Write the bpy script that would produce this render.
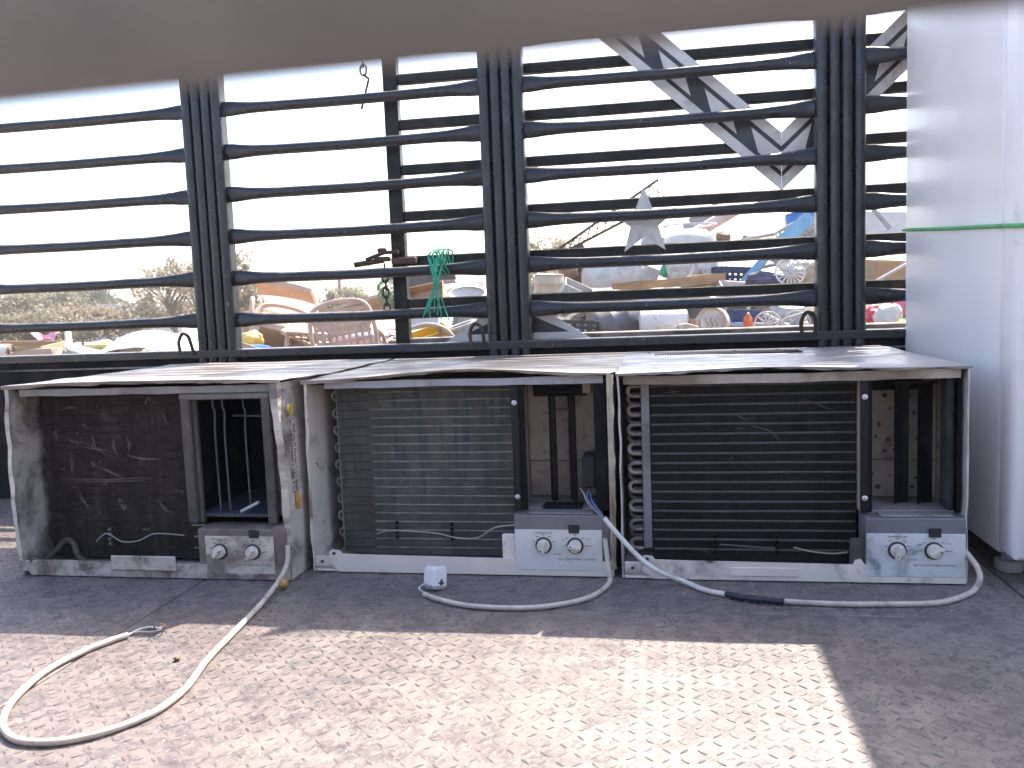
import bpy, math, random
from mathutils import Vector, Matrix, Euler, noise

# ------------------------------------------------------------------ camera, light, exposure
for o in list(bpy.data.objects): bpy.data.objects.remove(o)
scn = bpy.context.scene
COL = scn.collection
YAW, PITCH, ROLL = 0.1723, -0.0956, -0.0388
CAMP = Vector((-0.5758, -1.7019, 0.5713)); FPX = 848.7
fwd = Vector((-math.sin(YAW)*math.cos(PITCH), math.cos(YAW)*math.cos(PITCH), math.sin(PITCH)))
r0 = Vector((math.cos(YAW), math.sin(YAW), 0)); u0 = r0.cross(fwd)
rgt = math.cos(ROLL)*r0 + math.sin(ROLL)*u0
upv = -math.sin(ROLL)*r0 + math.cos(ROLL)*u0
cd = bpy.data.cameras.new('camera'); cam = bpy.data.objects.new('camera', cd); COL.objects.link(cam)
cd.sensor_width = 36; cd.sensor_fit = 'HORIZONTAL'; cd.lens = FPX/1024*36
cd.clip_start = 0.01; cd.clip_end = 3000
cd.dof.use_dof = True; cd.dof.focus_distance = 1.9; cd.dof.aperture_fstop = 11.5
mw = Matrix((rgt, upv, -fwd)).transposed().to_4x4(); mw.translation = CAMP
cam.matrix_world = mw
scn.camera = cam

SUN = Vector((0.294, 0.722, 1.0)).normalized()
ELEV = math.asin(SUN.z); AZ = math.atan2(SUN.x, SUN.y)
w = bpy.data.worlds.new('World'); scn.world = w; w.use_nodes = True
wn = w.node_tree.nodes; wn.clear()
sky = wn.new('ShaderNodeTexSky'); sky.sky_type = 'NISHITA'; sky.sun_disc = False
sky.sun_elevation = ELEV; sky.sun_rotation = AZ; sky.air_density = 1.0; sky.dust_density = 3.0; sky.ozone_density = 1.0
bg = wn.new('ShaderNodeBackground'); bg.inputs[1].default_value = 0.15
wo = wn.new('ShaderNodeOutputWorld')
w.node_tree.links.new(sky.outputs[0], bg.inputs[0]); w.node_tree.links.new(bg.outputs[0], wo.inputs[0])
sd = bpy.data.lights.new('sun', 'SUN'); sd.energy = 3.8; sd.angle = math.radians(0.53); sd.color = (1.0, 0.93, 0.81)
sun = bpy.data.objects.new('sun', sd); COL.objects.link(sun)
sun.rotation_euler = SUN.to_track_quat('Z', 'Y').to_euler(); sun.location = (0, 0, 8)
scn.view_settings.view_transform = 'Standard'; scn.view_settings.look = 'None'
scn.view_settings.gamma = 1.0; scn.view_settings.exposure = 1.88; scn.view_settings.use_curve_mapping = False
scn.render.engine = 'CYCLES'

rnd = random.Random(7)
GZ = -1.10            # ground level; the truck deck is z = 0

def ray(px, py):
    return fwd*FPX + rgt*(px-512) + upv*(384-py)
def at(px, py, Y):    # point of the place seen at a pixel, on the plane at depth Y
    d = ray(px, py); return CAMP + d*((Y-CAMP.y)/d.y)
def atz(px, py, z):
    d = ray(px, py); return CAMP + d*((z-CAMP.z)/d.z)
def pix(P):
    d = Vector(P)-CAMP; z = d.dot(fwd)
    return (512+FPX*d.dot(rgt)/z, 384-FPX*d.dot(upv)/z, z)

# ------------------------------------------------------------------ mesh helpers
class MB:
    def __init__(s): s.v = []; s.f = []; s.m = []; s.mi = 0
    def add(s, vs, fs):
        n = len(s.v); s.v += [tuple(a) for a in vs]
        for f in fs: s.f.append(tuple(n+i for i in f)); s.m.append(s.mi)
        return s
    def box(s, x0, x1, y0, y1, z0, z1, b=0.0, M=None):
        if b <= 0:
            vs = [(x, y, z) for z in (z0, z1) for y in (y0, y1) for x in (x0, x1)]
            fs = [(0,2,3,1), (4,5,7,6), (0,1,5,4), (2,6,7,3), (0,4,6,2), (1,3,7,5)]
        else:
            b = min(b, (x1-x0)/2.01, (y1-y0)/2.01, (z1-z0)/2.01)
            vs = []; idx = {}
            for i, (X, sx) in enumerate(((x0, 1), (x1, -1))):
                for j, (Y, sy) in enumerate(((y0, 1), (y1, -1))):
                    for k, (Z, sz) in enumerate(((z0, 1), (z1, -1))):
                        for a in range(3):
                            p = [X+sx*b, Y+sy*b, Z+sz*b]; p[a] = (X, Y, Z)[a]
                            idx[i, j, k, a] = len(vs); vs.append(p)
            fs = []
            q = [(0,0), (1,0), (1,1), (0,1)]
            for i in (0, 1):
                fs.append([idx[i, a, b_, 0] for a, b_ in (q if i else q[::-1])])
                fs.append([idx[a, i, b_, 1] for a, b_ in (q[::-1] if i else q)])
                fs.append([idx[a, b_, i, 2] for a, b_ in (q if i else q[::-1])])
            def ed(A, B, a1, a2, flip):
                f = [idx[A+(a1,)], idx[B+(a1,)], idx[B+(a2,)], idx[A+(a2,)]]; fs.append(f[::-1] if flip else f)
            for i in (0, 1):
                for j in (0, 1):
                    fl = (i ^ j) == 1
                    ed((i, j, 0), (i, j, 1), 0, 1, fl); ed((0, i, j), (1, i, j), 1, 2, fl); ed((i, 0, j), (i, 1, j), 2, 0, fl if True else 0)
                    for k in (0, 1):
                        f = [idx[i, j, k, 0], idx[i, j, k, 1], idx[i, j, k, 2]]; fs.append(f if (i+j+k) % 2 else f[::-1])
        if M is not None: vs = [M @ Vector(p) for p in vs]
        return s.add(vs, fs)
    def tube(s, pts, r, n=8, cap=True, flat=None):
        pts = [Vector(p) for p in pts]; rs = r if isinstance(r, (list, tuple)) else [r]*len(pts)
        t = (pts[1]-pts[0]).normalized(); nv = t.orthogonal().normalized()
        if abs(t.z) < .9: nv = (Vector((0, 0, 1)) - t*t.z).normalized()
        vs = []; fs = []
        for i, p in enumerate(pts):
            t2 = (pts[min(i+1, len(pts)-1)]-pts[max(i-1, 0)])
            t2 = t2.normalized() if t2.length > 1e-9 else t
            nv = (nv - t2*nv.dot(t2)).normalized(); bv = t2.cross(nv)
            for k in range(n):
                a = 2*math.pi*k/n
                vs.append(p + (nv*math.cos(a) + bv*math.sin(a))*rs[i])
        for i in range(len(pts)-1):
            for k in range(n):
                fs.append((i*n+k, i*n+(k+1) % n, (i+1)*n+(k+1) % n, (i+1)*n+k))
        if cap:
            fs.append(tuple(range(n))[::-1]); fs.append(tuple((len(pts)-1)*n+k for k in range(n)))
        return s.add(vs, fs)
    def lathe(s, prof, n=24, M=None, closed=False):
        vs = []; fs = []
        for (r, z) in prof:
            for k in range(n):
                a = 2*math.pi*k/n; vs.append(Vector((r*math.cos(a), r*math.sin(a), z)))
        m = len(prof)
        for i in range(m-1 if not closed else m):
            j = (i+1) % m
            for k in range(n): fs.append((i*n+k, i*n+(k+1) % n, j*n+(k+1) % n, j*n+k))
        if not closed:
            if prof[0][0] > 1e-6: fs.append(tuple(range(n))[::-1])
            if prof[-1][0] > 1e-6: fs.append(tuple((m-1)*n+k for k in range(n)))
        if M is not None: vs = [M @ p for p in vs]
        return s.add(vs, fs)
    def prism(s, poly, a0, a1, plane='xz', M=None):   # polygon extruded along the third axis
        n = len(poly)
        def P(u, v, wv): return {'xz': (u, wv, v), 'xy': (u, v, wv), 'yz': (wv, u, v)}[plane]
        vs = [P(u, v, a0) for u, v in poly] + [P(u, v, a1) for u, v in poly]
        if M is not None: vs = [M @ Vector(p) for p in vs]
        fs = [tuple(range(n)), tuple(range(n, 2*n))[::-1]] + [(i, n+i, n+(i+1) % n, (i+1) % n) for i in range(n)]
        return s.add(vs, fs)
    def grid(s, fn, nx, ny, th=None):       # fn(u,v)->Vector ; th: second surface offset vector fn
        vs = [fn(i/nx, j/ny) for j in range(ny+1) for i in range(nx+1)]
        fs = [(j*(nx+1)+i, j*(nx+1)+i+1, (j+1)*(nx+1)+i+1, (j+1)*(nx+1)+i) for j in range(ny) for i in range(nx)]
        if th is not None:
            n = len(vs); vs += [Vector(p)-Vector(th) for p in vs]
            fs += [tuple(n+i for i in f)[::-1] for f in fs]
            W = nx+1
            for i in range(nx):
                fs.append((i+1, i, n+i, n+i+1)); a = ny*W+i; fs.append((a, a+1, n+a+1, n+a))
            for j in range(ny):
                a = j*W; fs.append((a, a+W, n+a+W, n+a)); a = j*W+nx; fs.append((a+W, a, n+a, n+a+W))
        return s.add(vs, fs)
    def shift(s, d):
        d = Vector(d); s.v = [tuple(Vector(p)-d) for p in s.v]; return s
    def mesh(s, name, mat):
        me = bpy.data.meshes.new(name); me.from_pydata(s.v, [], s.f)
        for m in (mat if isinstance(mat, (list, tuple)) else [mat]): me.materials.append(m)
        if len(set(s.m)) > 1:
            me.polygons.foreach_set('material_index', s.m)
        return me
    def build(s, name, mat, parent=None, smooth=False, loc=None, rot=None):
        me = s.mesh(name, mat)
        if len(s.f) < 60000:
            import bmesh
            bm = bmesh.new(); bm.from_mesh(me); bmesh.ops.recalc_face_normals(bm, faces=bm.faces); bm.to_mesh(me); bm.free()
        o = bpy.data.objects.new(name, me); COL.objects.link(o)
        if parent is not None: o.parent = parent
        if loc is not None: o.location = loc
        if rot is not None: o.rotation_euler = rot
        if smooth:
            me.polygons.foreach_set('use_smooth', [True]*len(me.polygons))
            try: me.set_sharp_from_angle(angle=math.radians(38))
            except Exception: pass
        return o

def tag(o, label=None, cat=None, group=None, kind=None):
    if label: o['label'] = label
    if cat: o['category'] = cat
    if group: o['group'] = group
    if kind: o['kind'] = kind
    return o
def thing(name, label, cat, loc=(0, 0, 0), rot=(0, 0, 0), group=None, scale=1):
    o = bpy.data.objects.new(name, None); COL.objects.link(o); o.empty_display_size = .05
    o.location = loc; o.rotation_euler = rot; o.scale = (scale,)*3
    return tag(o, label, cat, group)
def linkcopy(o, parent=None, loc=None, rot=None):
    c = o.copy(); COL.objects.link(c)
    if parent is not None: c.parent = parent
    if loc is not None: c.location = loc
    if rot is not None: c.rotation_euler = rot
    return c
def spline(pts, n=6):
    P = [Vector(p) for p in pts]; P = [P[0]*2-P[1]] + P + [P[-1]*2-P[-2]]; out = []
    for i in range(1, len(P)-2):
        a, b, c, d = P[i-1:i+3]
        for k in range(n):
            t = k/n
            out.append(.5*((2*b) + (c-a)*t + (2*a-5*b+4*c-d)*t*t + (3*b-a-3*c+d)*t**3))
    out.append(P[-2]); return out
def nz(p, s=1.0): return noise.noise(Vector(p)*s)

# ------------------------------------------------------------------ procedural materials
_M = {}
def mat(name, base, rough=.6, metal=0., var=.2, vscale=9., dirt=None, damt=.45, dscale=5., dstretch=(1, 1, 1),
        spots=None, samt=.3, sscale=30., bump=.15, bscale=80., spec=.5, rvar=.15, dust=None, dusta=.6, transl=0., coat=0.):
    if name in _M: return _M[name]
    if base[1] <= max(base[0], base[2])*1.02: base = (base[0]*1.02, base[1]*.975, base[2]*.97)
    m = bpy.data.materials.new(name); m.use_nodes = True; nt = m.node_tree; N = nt.nodes; L = nt.links
    b = N['Principled BSDF']
    tc = N.new('ShaderNodeTexCoord'); oi = N.new('ShaderNodeObjectInfo')
    off = N.new('ShaderNodeVectorMath'); off.operation = 'MULTIPLY_ADD'
    cmb = N.new('ShaderNodeCombineXYZ')
    for i in range(3): L.new(oi.outputs['Random'], cmb.inputs[i])
    L.new(cmb.outputs[0], off.inputs[0]); off.inputs[1].default_value = (13, 7, 5); L.new(tc.outputs['Object'], off.inputs[2])
    vec = off.outputs[0]
    def nois(scale, det=6, rg=.6, stretch=None, dist=0.):
        v = vec
        if stretch and stretch != (1, 1, 1):
            mp = N.new('ShaderNodeMapping'); mp.inputs['Scale'].default_value = stretch; L.new(v, mp.inputs[0]); v = mp.outputs[0]
        n = N.new('ShaderNodeTexNoise'); n.inputs['Scale'].default_value = scale; n.inputs['Detail'].default_value = det
        n.inputs['Roughness'].default_value = rg; n.inputs['Distortion'].default_value = dist; L.new(v, n.inputs['Vector']); return n.outputs[0]
    def ramp(src, a, c, ca=0., cb=1.):
        r = N.new('ShaderNodeMapRange'); r.interpolation_type = 'SMOOTHSTEP'; L.new(src, r.inputs[0])
        r.inputs[1].default_value = a; r.inputs[2].default_value = c; r.inputs[3].default_value = ca; r.inputs[4].default_value = cb
        return r.outputs[0]
    def mix(fac, A, B):
        x = N.new('ShaderNodeMix'); x.data_type = 'RGBA'
        if isinstance(fac, float): x.inputs[0].default_value = fac
        else: L.new(fac, x.inputs[0])
        for s, i in ((A, 6), (B, 7)):
            if isinstance(s, (tuple, list)): x.inputs[i].default_value = tuple(s)+(1,)
            else: L.new(s, x.inputs[i])
        return x.outputs[2]
    lo = tuple(max(0, c*(1-var)) for c in base); hi = tuple(min(.95, c*(1+var)) for c in base)
    col = mix(ramp(nois(vscale), .3, .7), lo, hi)
    if dirt: col = mix(ramp(nois(dscale, 9, .68, dstretch, .4), .62-damt*.35, .78-damt*.25), col, tuple(dirt))
    if spots: col = mix(ramp(nois(sscale, 4, .55, None, .6), .72-samt*.3, .76-samt*.28), col, tuple(spots))
    if dust:
        g = N.new('ShaderNodeNewGeometry'); sx = N.new('ShaderNodeSeparateXYZ'); L.new(g.outputs['Normal'], sx.inputs[0])
        mu = N.new('ShaderNodeMath'); mu.operation = 'MULTIPLY'; L.new(ramp(sx.outputs[2], .45, .95, 0, dusta), mu.inputs[0]); L.new(ramp(nois(14, 6, .7), .35, .6), mu.inputs[1])
        col = mix(mu.outputs[0], col, tuple(dust))
    L.new(col, b.inputs['Base Color'])
    L.new(ramp(nois(vscale*1.7), .3, .7, max(.05, rough-rvar), min(1, rough+rvar)), b.inputs['Roughness'])
    b.inputs['Metallic'].default_value = metal; b.inputs['Specular IOR Level'].default_value = spec
    if coat: b.inputs['Coat Weight'].default_value = coat
    if bump > 0:
        bp = N.new('ShaderNodeBump'); bp.inputs['Strength'].default_value = bump; bp.inputs['Distance'].default_value = .004
        L.new(nois(bscale, 5, .6), bp.inputs['Height']); L.new(bp.outputs[0], b.inputs['Normal'])
    if transl:
        t = N.new('ShaderNodeBsdfTranslucent'); L.new(col, t.inputs[0]); ms = N.new('ShaderNodeMixShader'); ms.inputs[0].default_value = transl
        L.new(b.outputs[0], ms.inputs[1]); L.new(t.outputs[0], ms.inputs[2]); L.new(ms.outputs[0], N['Material Output'].inputs[0])
    _M[name] = m; return m

FENCE = mat('fence_paint', (.0115, .0120, .0175), .36, 0, .3, 12, dirt=(.010, .009, .011), damt=.2, dscale=9, spots=(.2, .18, .18), samt=.10, sscale=70, dust=(.30, .26, .23), dusta=.5, bump=.12, bscale=120, spec=.55)
GATEP = mat('gate_paint', (.006, .0064, .0085), .45, 0, .25, 12, dirt=(.035, .024, .02), damt=.35, dscale=7, dust=(.34, .30, .26), dusta=.7, spec=.3)
NEARP = mat('near_rail_paint', (.105, .104, .118), .6, 0, .1, 20, dirt=(.135, .13, .14), damt=.6, dscale=14)
SILVER = mat('silver_sheet', (.52, .51, .50), .45, .15, .06, 20, dirt=(.33, .31, .29), damt=.3, dscale=14, bump=.03)
IRON = mat('rusty_iron', (.045, .032, .028), .7, .2, .35, 40, dirt=(.12, .06, .035), damt=.5, dscale=30)
FRIDGEW = mat('fridge_enamel', (.80, .78, .77), .34, 0, .03, 3, dirt=(.44, .44, .47), damt=.14, dscale=3, bump=.02, bscale=6, rvar=.05)
RUBBER = mat('black_rubber', (.02, .02, .022), .7)
CORD = mat('cream_cable', (.52, .46, .39), .5, 0, .1, 30, dirt=(.33, .28, .24), damt=.4, dscale=25, bump=.05)
CORDW = mat('white_cable', (.66, .63, .59), .45, 0, .08, 30, dirt=(.42, .39, .36), damt=.3, dscale=25, bump=.05)
TAPE = mat('black_tape', (.018, .02, .03), .45, 0, .3, 40, bump=.6, bscale=120)
COPPER = mat('copper_wire', (.55, .25, .12), .35, .8)
BLUEW = mat('blue_wire', (.10, .14, .32), .45); BROWNW = mat('pale_wire', (.45, .38, .36), .45)

def wear_deck():
    m = mat('deck_steel', (.188, .158, .148), .42, .0, .16, 6, dirt=(.11, .094, .092), damt=.55, dscale=26, bump=.0, rvar=.12, spec=.4)
    nt = m.node_tree; N = nt.nodes; L = nt.links; b = N['Principled BSDF']
    col = b.inputs['Base Color'].links[0].from_socket
    tc = N.new('ShaderNodeTexCoord')
    def layer(col, scale, det, rg, a, c, colr, mx, dist=0.):
        n = N.new('ShaderNodeTexNoise'); n.inputs['Scale'].default_value = scale; n.inputs['Detail'].default_value = det; n.inputs['Roughness'].default_value = rg; n.inputs['Distortion'].default_value = dist
        L.new(tc.outputs['Object'], n.inputs['Vector'])
        r = N.new('ShaderNodeMapRange'); r.interpolation_type = 'SMOOTHSTEP'; L.new(n.outputs[0], r.inputs[0])
        r.inputs[1].default_value = a; r.inputs[2].default_value = c; r.inputs[4].default_value = mx
        x = N.new('ShaderNodeMix'); x.data_type = 'RGBA'; L.new(r.outputs[0], x.inputs[0]); L.new(col, x.inputs[6]); x.inputs[7].default_value = colr+(1,)
        return x.outputs[2]
    col = layer(col, 4.5, 7, .62, .52, .70, (.215, .19, .16), .6, .5)      # pale dust drifts
    col = layer(col, 42, 7, .75, .50, .62, (.065, .056, .06), .75, 1.0)      # rubbed grey patches
    col = layer(col, 120, 4, .7, .56, .66, (.28, .25, .215), .6)            # pale grit
    col = layer(col, 2.6, 6, .6, .56, .68, (.115, .098, .10), .5, .6)       # broad worn lanes
    L.new(col, b.inputs['Base Color'])
    n = N.new('ShaderNodeTexNoise'); n.inputs['Scale'].default_value = 130; n.inputs['Detail'].default_value = 6; n.inputs['Roughness'].default_value = .7; L.new(tc.outputs['Object'], n.inputs['Vector'])
    bp = N.new('ShaderNodeBump'); bp.inputs['Strength'].default_value = .55; bp.inputs['Distance'].default_value = .003; L.new(n.outputs[0], bp.inputs['Height']); L.new(bp.outputs[0], b.inputs['Normal'])
    return m
DECK = wear_deck()
TREAD = mat('tread_steel', (.15, .132, .13), .28, .25, .25, 20, dirt=(.21, .18, .165), damt=.5, dscale=16, bump=.1)

# ------------------------------------------------------------------ setting: ground, deck
def ground():
    b = MB(); b.grid(lambda u, v: Vector((-400+800*u, -400+800*v, GZ + 0)), 30, 30)
    o = b.build('ground', mat('dusty_ground', (.36, .31, .25), .9, 0, .2, .8, dirt=(.27, .23, .18), damt=.5, dscale=.4, bump=.4, bscale=6))
    tag(o, kind='structure', label='pale dusty ground of the scrap yard')
ground()

XL, XR, YN, YF = -3.3, 1.5, -1.60, 0.694
deck = thing('truck_deck', 'steel tread plate deck of the truck bed', None); deck['kind'] = 'structure'
for (x0, x1) in ((XL, -1.557), (-1.553, .07), (.074, XR)):
    for (y0, y1) in ((YN, -.181), (-.177, YF)):
        b = MB(); b.box(x0, x1, y0, y1, -.012, 0, .0015); b.build('floor_plate', DECK, deck)
b = MB(); b.box(XL, XR, YN, YF, -.06, -.0125); b.build('subfloor', IRON, deck)
tm = MB(); Lh, Wh, Hh = .0086, .0024, .0011
for z, k in ((-.0004, 1.0), (Hh, .62)):
    for a, c in ((-1, 0), (-.55, -.75), (0, -1), (.55, -.75), (1, 0), (.55, .75), (0, 1), (-.55, .75)):
        tm.v.append((a*Lh*(k if k == 1 else .8), c*Wh*k, z))
for i in range(8): tm.f.append((i, (i+1) % 8, 8+(i+1) % 8, 8+i)); tm.m.append(0)
tm.f.append(tuple(range(8, 16))); tm.m.append(0)
rt = random.Random(5)
tread_mesh = tm.mesh('tread', TREAD)
spots = []
sp = .0218; nx = int((XR-XL)/sp); ny = int((YF-YN)/sp)
for i in range(nx):
    for j in range(ny):
        x = XL+.02+i*sp; y = YN+.02+j*sp
        if min(abs(y+.179), abs(x+1.555), abs(x-.072)) < .008: continue
        spots.append((x+rt.uniform(-.0012, .0012), y+rt.uniform(-.0012, .0012), math.radians((45 if (i+j) % 2 else -45)+rt.uniform(-6, 6)), max(.15, min(1.15, .62+.75*nz((x*2.2, y*2.2, 4))+rt.uniform(-.2, .2)))))
def vis(s):
    p = pix((s[0], s[1], 0)); return p[2] > .3 and 5 < p[0] < 1019 and p[1] < 763
front = sorted([s for s in spots if vis(s)], key=lambda s: s[1])[:300]
fs_ = set(front); rest = MB()
for s in spots:
    if s in fs_: continue
    c, q = math.cos(s[2]), math.sin(s[2])
    rest.add([(s[0]+a*c-e*q, s[1]+a*q+e*c, z*s[3] if z > 0 else z) for a, e, z in tm.v], tm.f)
ro = rest.build('tread_pattern', TREAD, deck); ro['kind'] = 'stuff'
for s in front:
    o = bpy.data.objects.new('tread', tread_mesh); COL.objects.link(o); o.parent = deck; o.location = (s[0], s[1], 0); o.rotation_euler = (0, 0, s[2]); o.scale = (1, 1, s[3])

# ------------------------------------------------------------------ stake-side fences of the truck
FENCE2 = mat('panel_paint', (.0055, .006, .009), .65, 0, .3, 12, dirt=(.012, .011, .012), damt=.3, dscale=9, spec=.15)
PW, BAY = .1265, .9068
POSTX = [-1.9027 + BAY*k for k in range(-1, 4)]
def post_mesh(z0, z1):
    # four half-round flutes on a flat back: each flute is a sub-part
    r = PW/8*.996
    b = MB(); n = 9
    poly = [(r*math.cos(math.pi*k/n), -r*1.0*math.sin(math.pi*k/n)) for k in range(n+1)] + [(-r, .024), (r, .024)]
    b.prism(poly, z0, z1, 'xy'); return b
def make_fence(name, label, yf, zr, ztop, flip, paint, hooks):
    f = thing(name, label, 'fence', (0, yf, 0))
    s = -1 if flip else 1
    flm = None
    for px in POSTX:
        pb = MB(); pb.box(-PW/2, PW/2, .0245, .031, .40, ztop-.01); p = pb.build('post', paint, f, loc=(px, 0, 0))
        if flip: p.scale = (1, -1, 1)
        for k in range(4):
            if flm is None:
                q = post_mesh(.40, ztop); o = q.build('flute', paint, p, smooth=True); flm = o.data
            else:
                o = bpy.data.objects.new('flute', flm); COL.objects.link(o); o.parent = p
            o.location = ((k-1.5)*PW/4, 0, 0)
    # rails: round pipe with ends hammered flat into tabs
    def rail(len_):
        b = MB(); n = 12; S = []
        for t, hy, hz in ((0, .0065, .0235), (.026, .007, .0228), (.06, .010, .0192), (.10, .0135, .0168), (.16, .0148, .0152)): S.append((t, hy, hz))
        prof = S + [(len_/2, .0148, .0148)] + [(len_-t, hy, hz) for t, hy, hz in reversed(S)]
        vs = []; fs = []
        for t, hy, hz in prof:
            sg = (-.004 if not flip else -.001)*math.sin(math.pi*t/len_)
            for k in range(n):
                a = 2*math.pi*k/n; vs.append((t, hy*math.sin(a), hz*math.cos(a)+sg))
        for i in range(len(prof)-1):
            for k in range(n): fs.append((i*n+k, i*n+(k+1) % n, (i+1)*n+(k+1) % n, (i+1)*n+k))
        fs += [tuple(range(n)), tuple((len(prof)-1)*n+k for k in range(n))]
        b.add(vs, fs); return b
    rl = BAY-PW+.004; rm = None
    for bi in range(len(POSTX)-1):
        for z in zr:
            if rm is None: o = rail(rl).build('rail', paint, f, smooth=True); rm = o.data
            else: o = bpy.data.objects.new('rail', rm); COL.objects.link(o); o.parent = f
            o.location = (POSTX[bi]+PW/2-.002, .012*s, z+.002)
            o.rotation_euler = (rnd.uniform(-.15, .15), rnd.uniform(-.0025, .0025) if not flip else -.008, 0)
    x0, x1 = POSTX[0]-.3, POSTX[-1]+.3
    b = MB(); b.box(x0, x1, -.016*s if s > 0 else -.05, .05 if s > 0 else .016, .437, .462, .003); b.build('bottom_beam', paint, f)
    b = MB()
    for k in range(3): b.box(x0, x1, *((-.010, -.0005) if s > 0 else (.0005, .010)), .412, .417, .001) if k == 0 else None
    b.build('trim_strip', mat('worn_trim', (.2, .17, .18), .5, .2, .3, 20, dirt=(.05, .045, .05), damt=.5), f)
    for i in range(5):
        xa = x0+(x1-x0)*i/5; xb = x0+(x1-x0)*(i+1)/5-.0002
        b = MB(); b.box(xa, xb, *((.000, .012) if s > 0 else (-.012, 0)), -.10, .4365, .001); b.build('side_panel', FENCE2, f)
    if hooks:
        for hx in hooks:
            pts = spline([(hx-.035, -.032, .455), (hx-.037, -.034, .49), (hx-.024, -.034, .514), (hx-.006, -.034, .508), (hx, -.03, .485), (hx, -.016, .45)], 5)
            MB().tube(pts, .0052, 8).build('rope_hook', IRON, f, smooth=True)
    return f
make_fence('truck_side_fence', 'dark navy pipe rail fence with fluted posts behind the air conditioners', .7065,
           [.5502+.1251*k for k in range(7)], 1.372, False, FENCE, [-1.975, -1.068, -.160])
make_fence('near_side_fence', 'pipe rail fence on the near truck side, one rail blurred across the top', -1.612,
           [.4775+.127*k for k in range(6)], 1.372, True, NEARP, None)

# ------------------------------------------------------------------ swung-open rear gate behind the fence, with silver ornaments
GY = .80
gate = thing('rear_gate', 'dark tube gate with silver star and chevrons folded back behind the fence', 'gate', (0, GY, 0))
gz = [1.240, 1.109, .9775, .841, .708, .581]
gx0, gx1 = -1.362, .62
b = MB(); b.box(gx0, gx0+.043, -.017, .017, .40, 1.36, .003); b.build('upright', GATEP, gate)
b = MB(); b.box(gx1, gx1+.043, -.017, .017, .40, 1.36, .003); b.build('upright', GATEP, gate)
for z in gz+[1.35]:
    b = MB(); b.box(gx0+.0435, gx1-.0005, -.014, .014, z-.0145, z+.0145, .003); b.build('gate_rail', GATEP, gate)
b = MB(); b.box(gx0+.0435, gx1-.0005, -.017, .03, .43, .475, .003); b.build('sill_channel', mat('sill_steel', (.20, .17, .155), .5, .3, .3, 15, dirt=(.06, .05, .05), damt=.5, dust=(.4, .36, .3), dusta=.7), gate)
yp = -.030
def plate(name, poly, m, y0=yp, th=.003, parent=gate, label=None):
    b = MB(); b.prism(poly, y0, y0+th, 'xz'); o = b.build(name, m, parent)
    if label: o['label'] = label
    return o
# chevron band: black backing, silver borders, silver wedges
tipx, tip, notch, sl = -.231, .849, 1.008, .917
def arm(sg):
    X = lambda d: tipx+sg*d
    Z0 = lambda d: tip+sl*d; Z1 = lambda d: notch+sl*d
    DM = .60
    par = lambda d0, d1, a0, a1: [(X(d0), Z0(d0)+a0), (X(d1), Z0(d1)+a0), (X(d1), Z0(d1)+a1), (X(d0), Z0(d0)+a1)]
    H = notch-tip
    back = plate('chevron_back', par(0 if sg < 0 else .0006, DM, 0.001, H-.001), mat('chevron_black', (.02, .02, .028), .4), yp, .003)
    plate('chevron_border', par(.0004, DM-.001, .0015, .037), SILVER, yp-.0021, .002, back)
    plate('chevron_border', par(.0004, DM-.001, H-.039, H-.0015), SILVER, yp-.0021, .002, back)
    for i in range(5):
        d0, d1 = (.0004, .070) if i == 0 else (.126+(i-1)*.123, .193+(i-1)*.123)
        t = [(X(d0), Z0(d0)+.052), (X(d0+.0), Z0(d0)+H-.055), (X(d1+.010), Z0(d1+.010)+H-.055), (X(d1-.008), Z0(d1-.008)+.052)]
        if i: t = [(X(d0-.008), Z0(d0-.008)+.052), (X(d0+.010), Z0(d0+.010)+H-.055)] + t[2:]
        plate('chevron_inlay', t, SILVER, yp-.0021, .002, back)
arm(-1); arm(1)
cx, cz, R = -.607, .785, .101
st = []
for k in range(10):
    a = math.pi/2 + k*math.pi/5; r = R if k % 2 == 0 else R*.42
    st.append((cx+r*.98*math.cos(a), cz+r*math.sin(a)))
b = MB(); b.prism(st, yp-.001, yp+.003, 'xz'); s_ = b.build('star', SILVER, gate); s_['label'] = 'silver five-pointed star'
# silver framed triangles at the sill
for cx0 in (-.985,):
    hw, z0, z1 = .225, .455, .60
    tb = plate('triangle_back', [(cx0-hw+.02, z0+.004), (cx0+hw-.02, z0+.004), (cx0, z1-.014)], mat('chevron_black', (.02,)*3), yp+.0005, .0025)
    for poly in ([(cx0-hw, z0), (cx0+hw, z0), (cx0+hw-.07, z0+.026), (cx0-hw+.07, z0+.026)],
                 [(cx0-hw, z0+.0003), (cx0-hw+.07, z0+.0263), (cx0, z1-.048), (cx0, z1)],
                 [(cx0+hw, z0+.0003), (cx0+.0004, z1), (cx0+.0004, z1-.048), (cx0+hw-.07, z0+.0263)]):
        plate('triangle_strip', poly, SILVER, yp-.0022, .002, tb)
# latch
lt = MB(); lt.tube([(-1.47, -.04, .702), (-1.38, -.04, .712)], .0085, 10); L_ = lt.build('latch', IRON, gate, smooth=True)
MB().box(-1.405, -1.36, -.055, -.026, .708, .722, .003, Matrix.Rotation(.0, 4, 'X')).build('latch_plate', IRON, L_)
MB().tube([(-1.42, -.046, .699), (-1.43, -.048, .716), (-1.375, -.05, .733), (-1.33, -.046, .735)], .006, 8).build('latch_handle', IRON, L_, smooth=True)
MB().box(-1.395, -1.37, -.05, -.03, .734, .748, .003).build('latch_head', IRON, L_)
MB().box(-1.355, -1.28, -.045, -.018, .699, .718, .003).build('latch_guide', mat('red_rust', (.07, .03, .027), .7, 0, .4, 30), L_)

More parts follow.
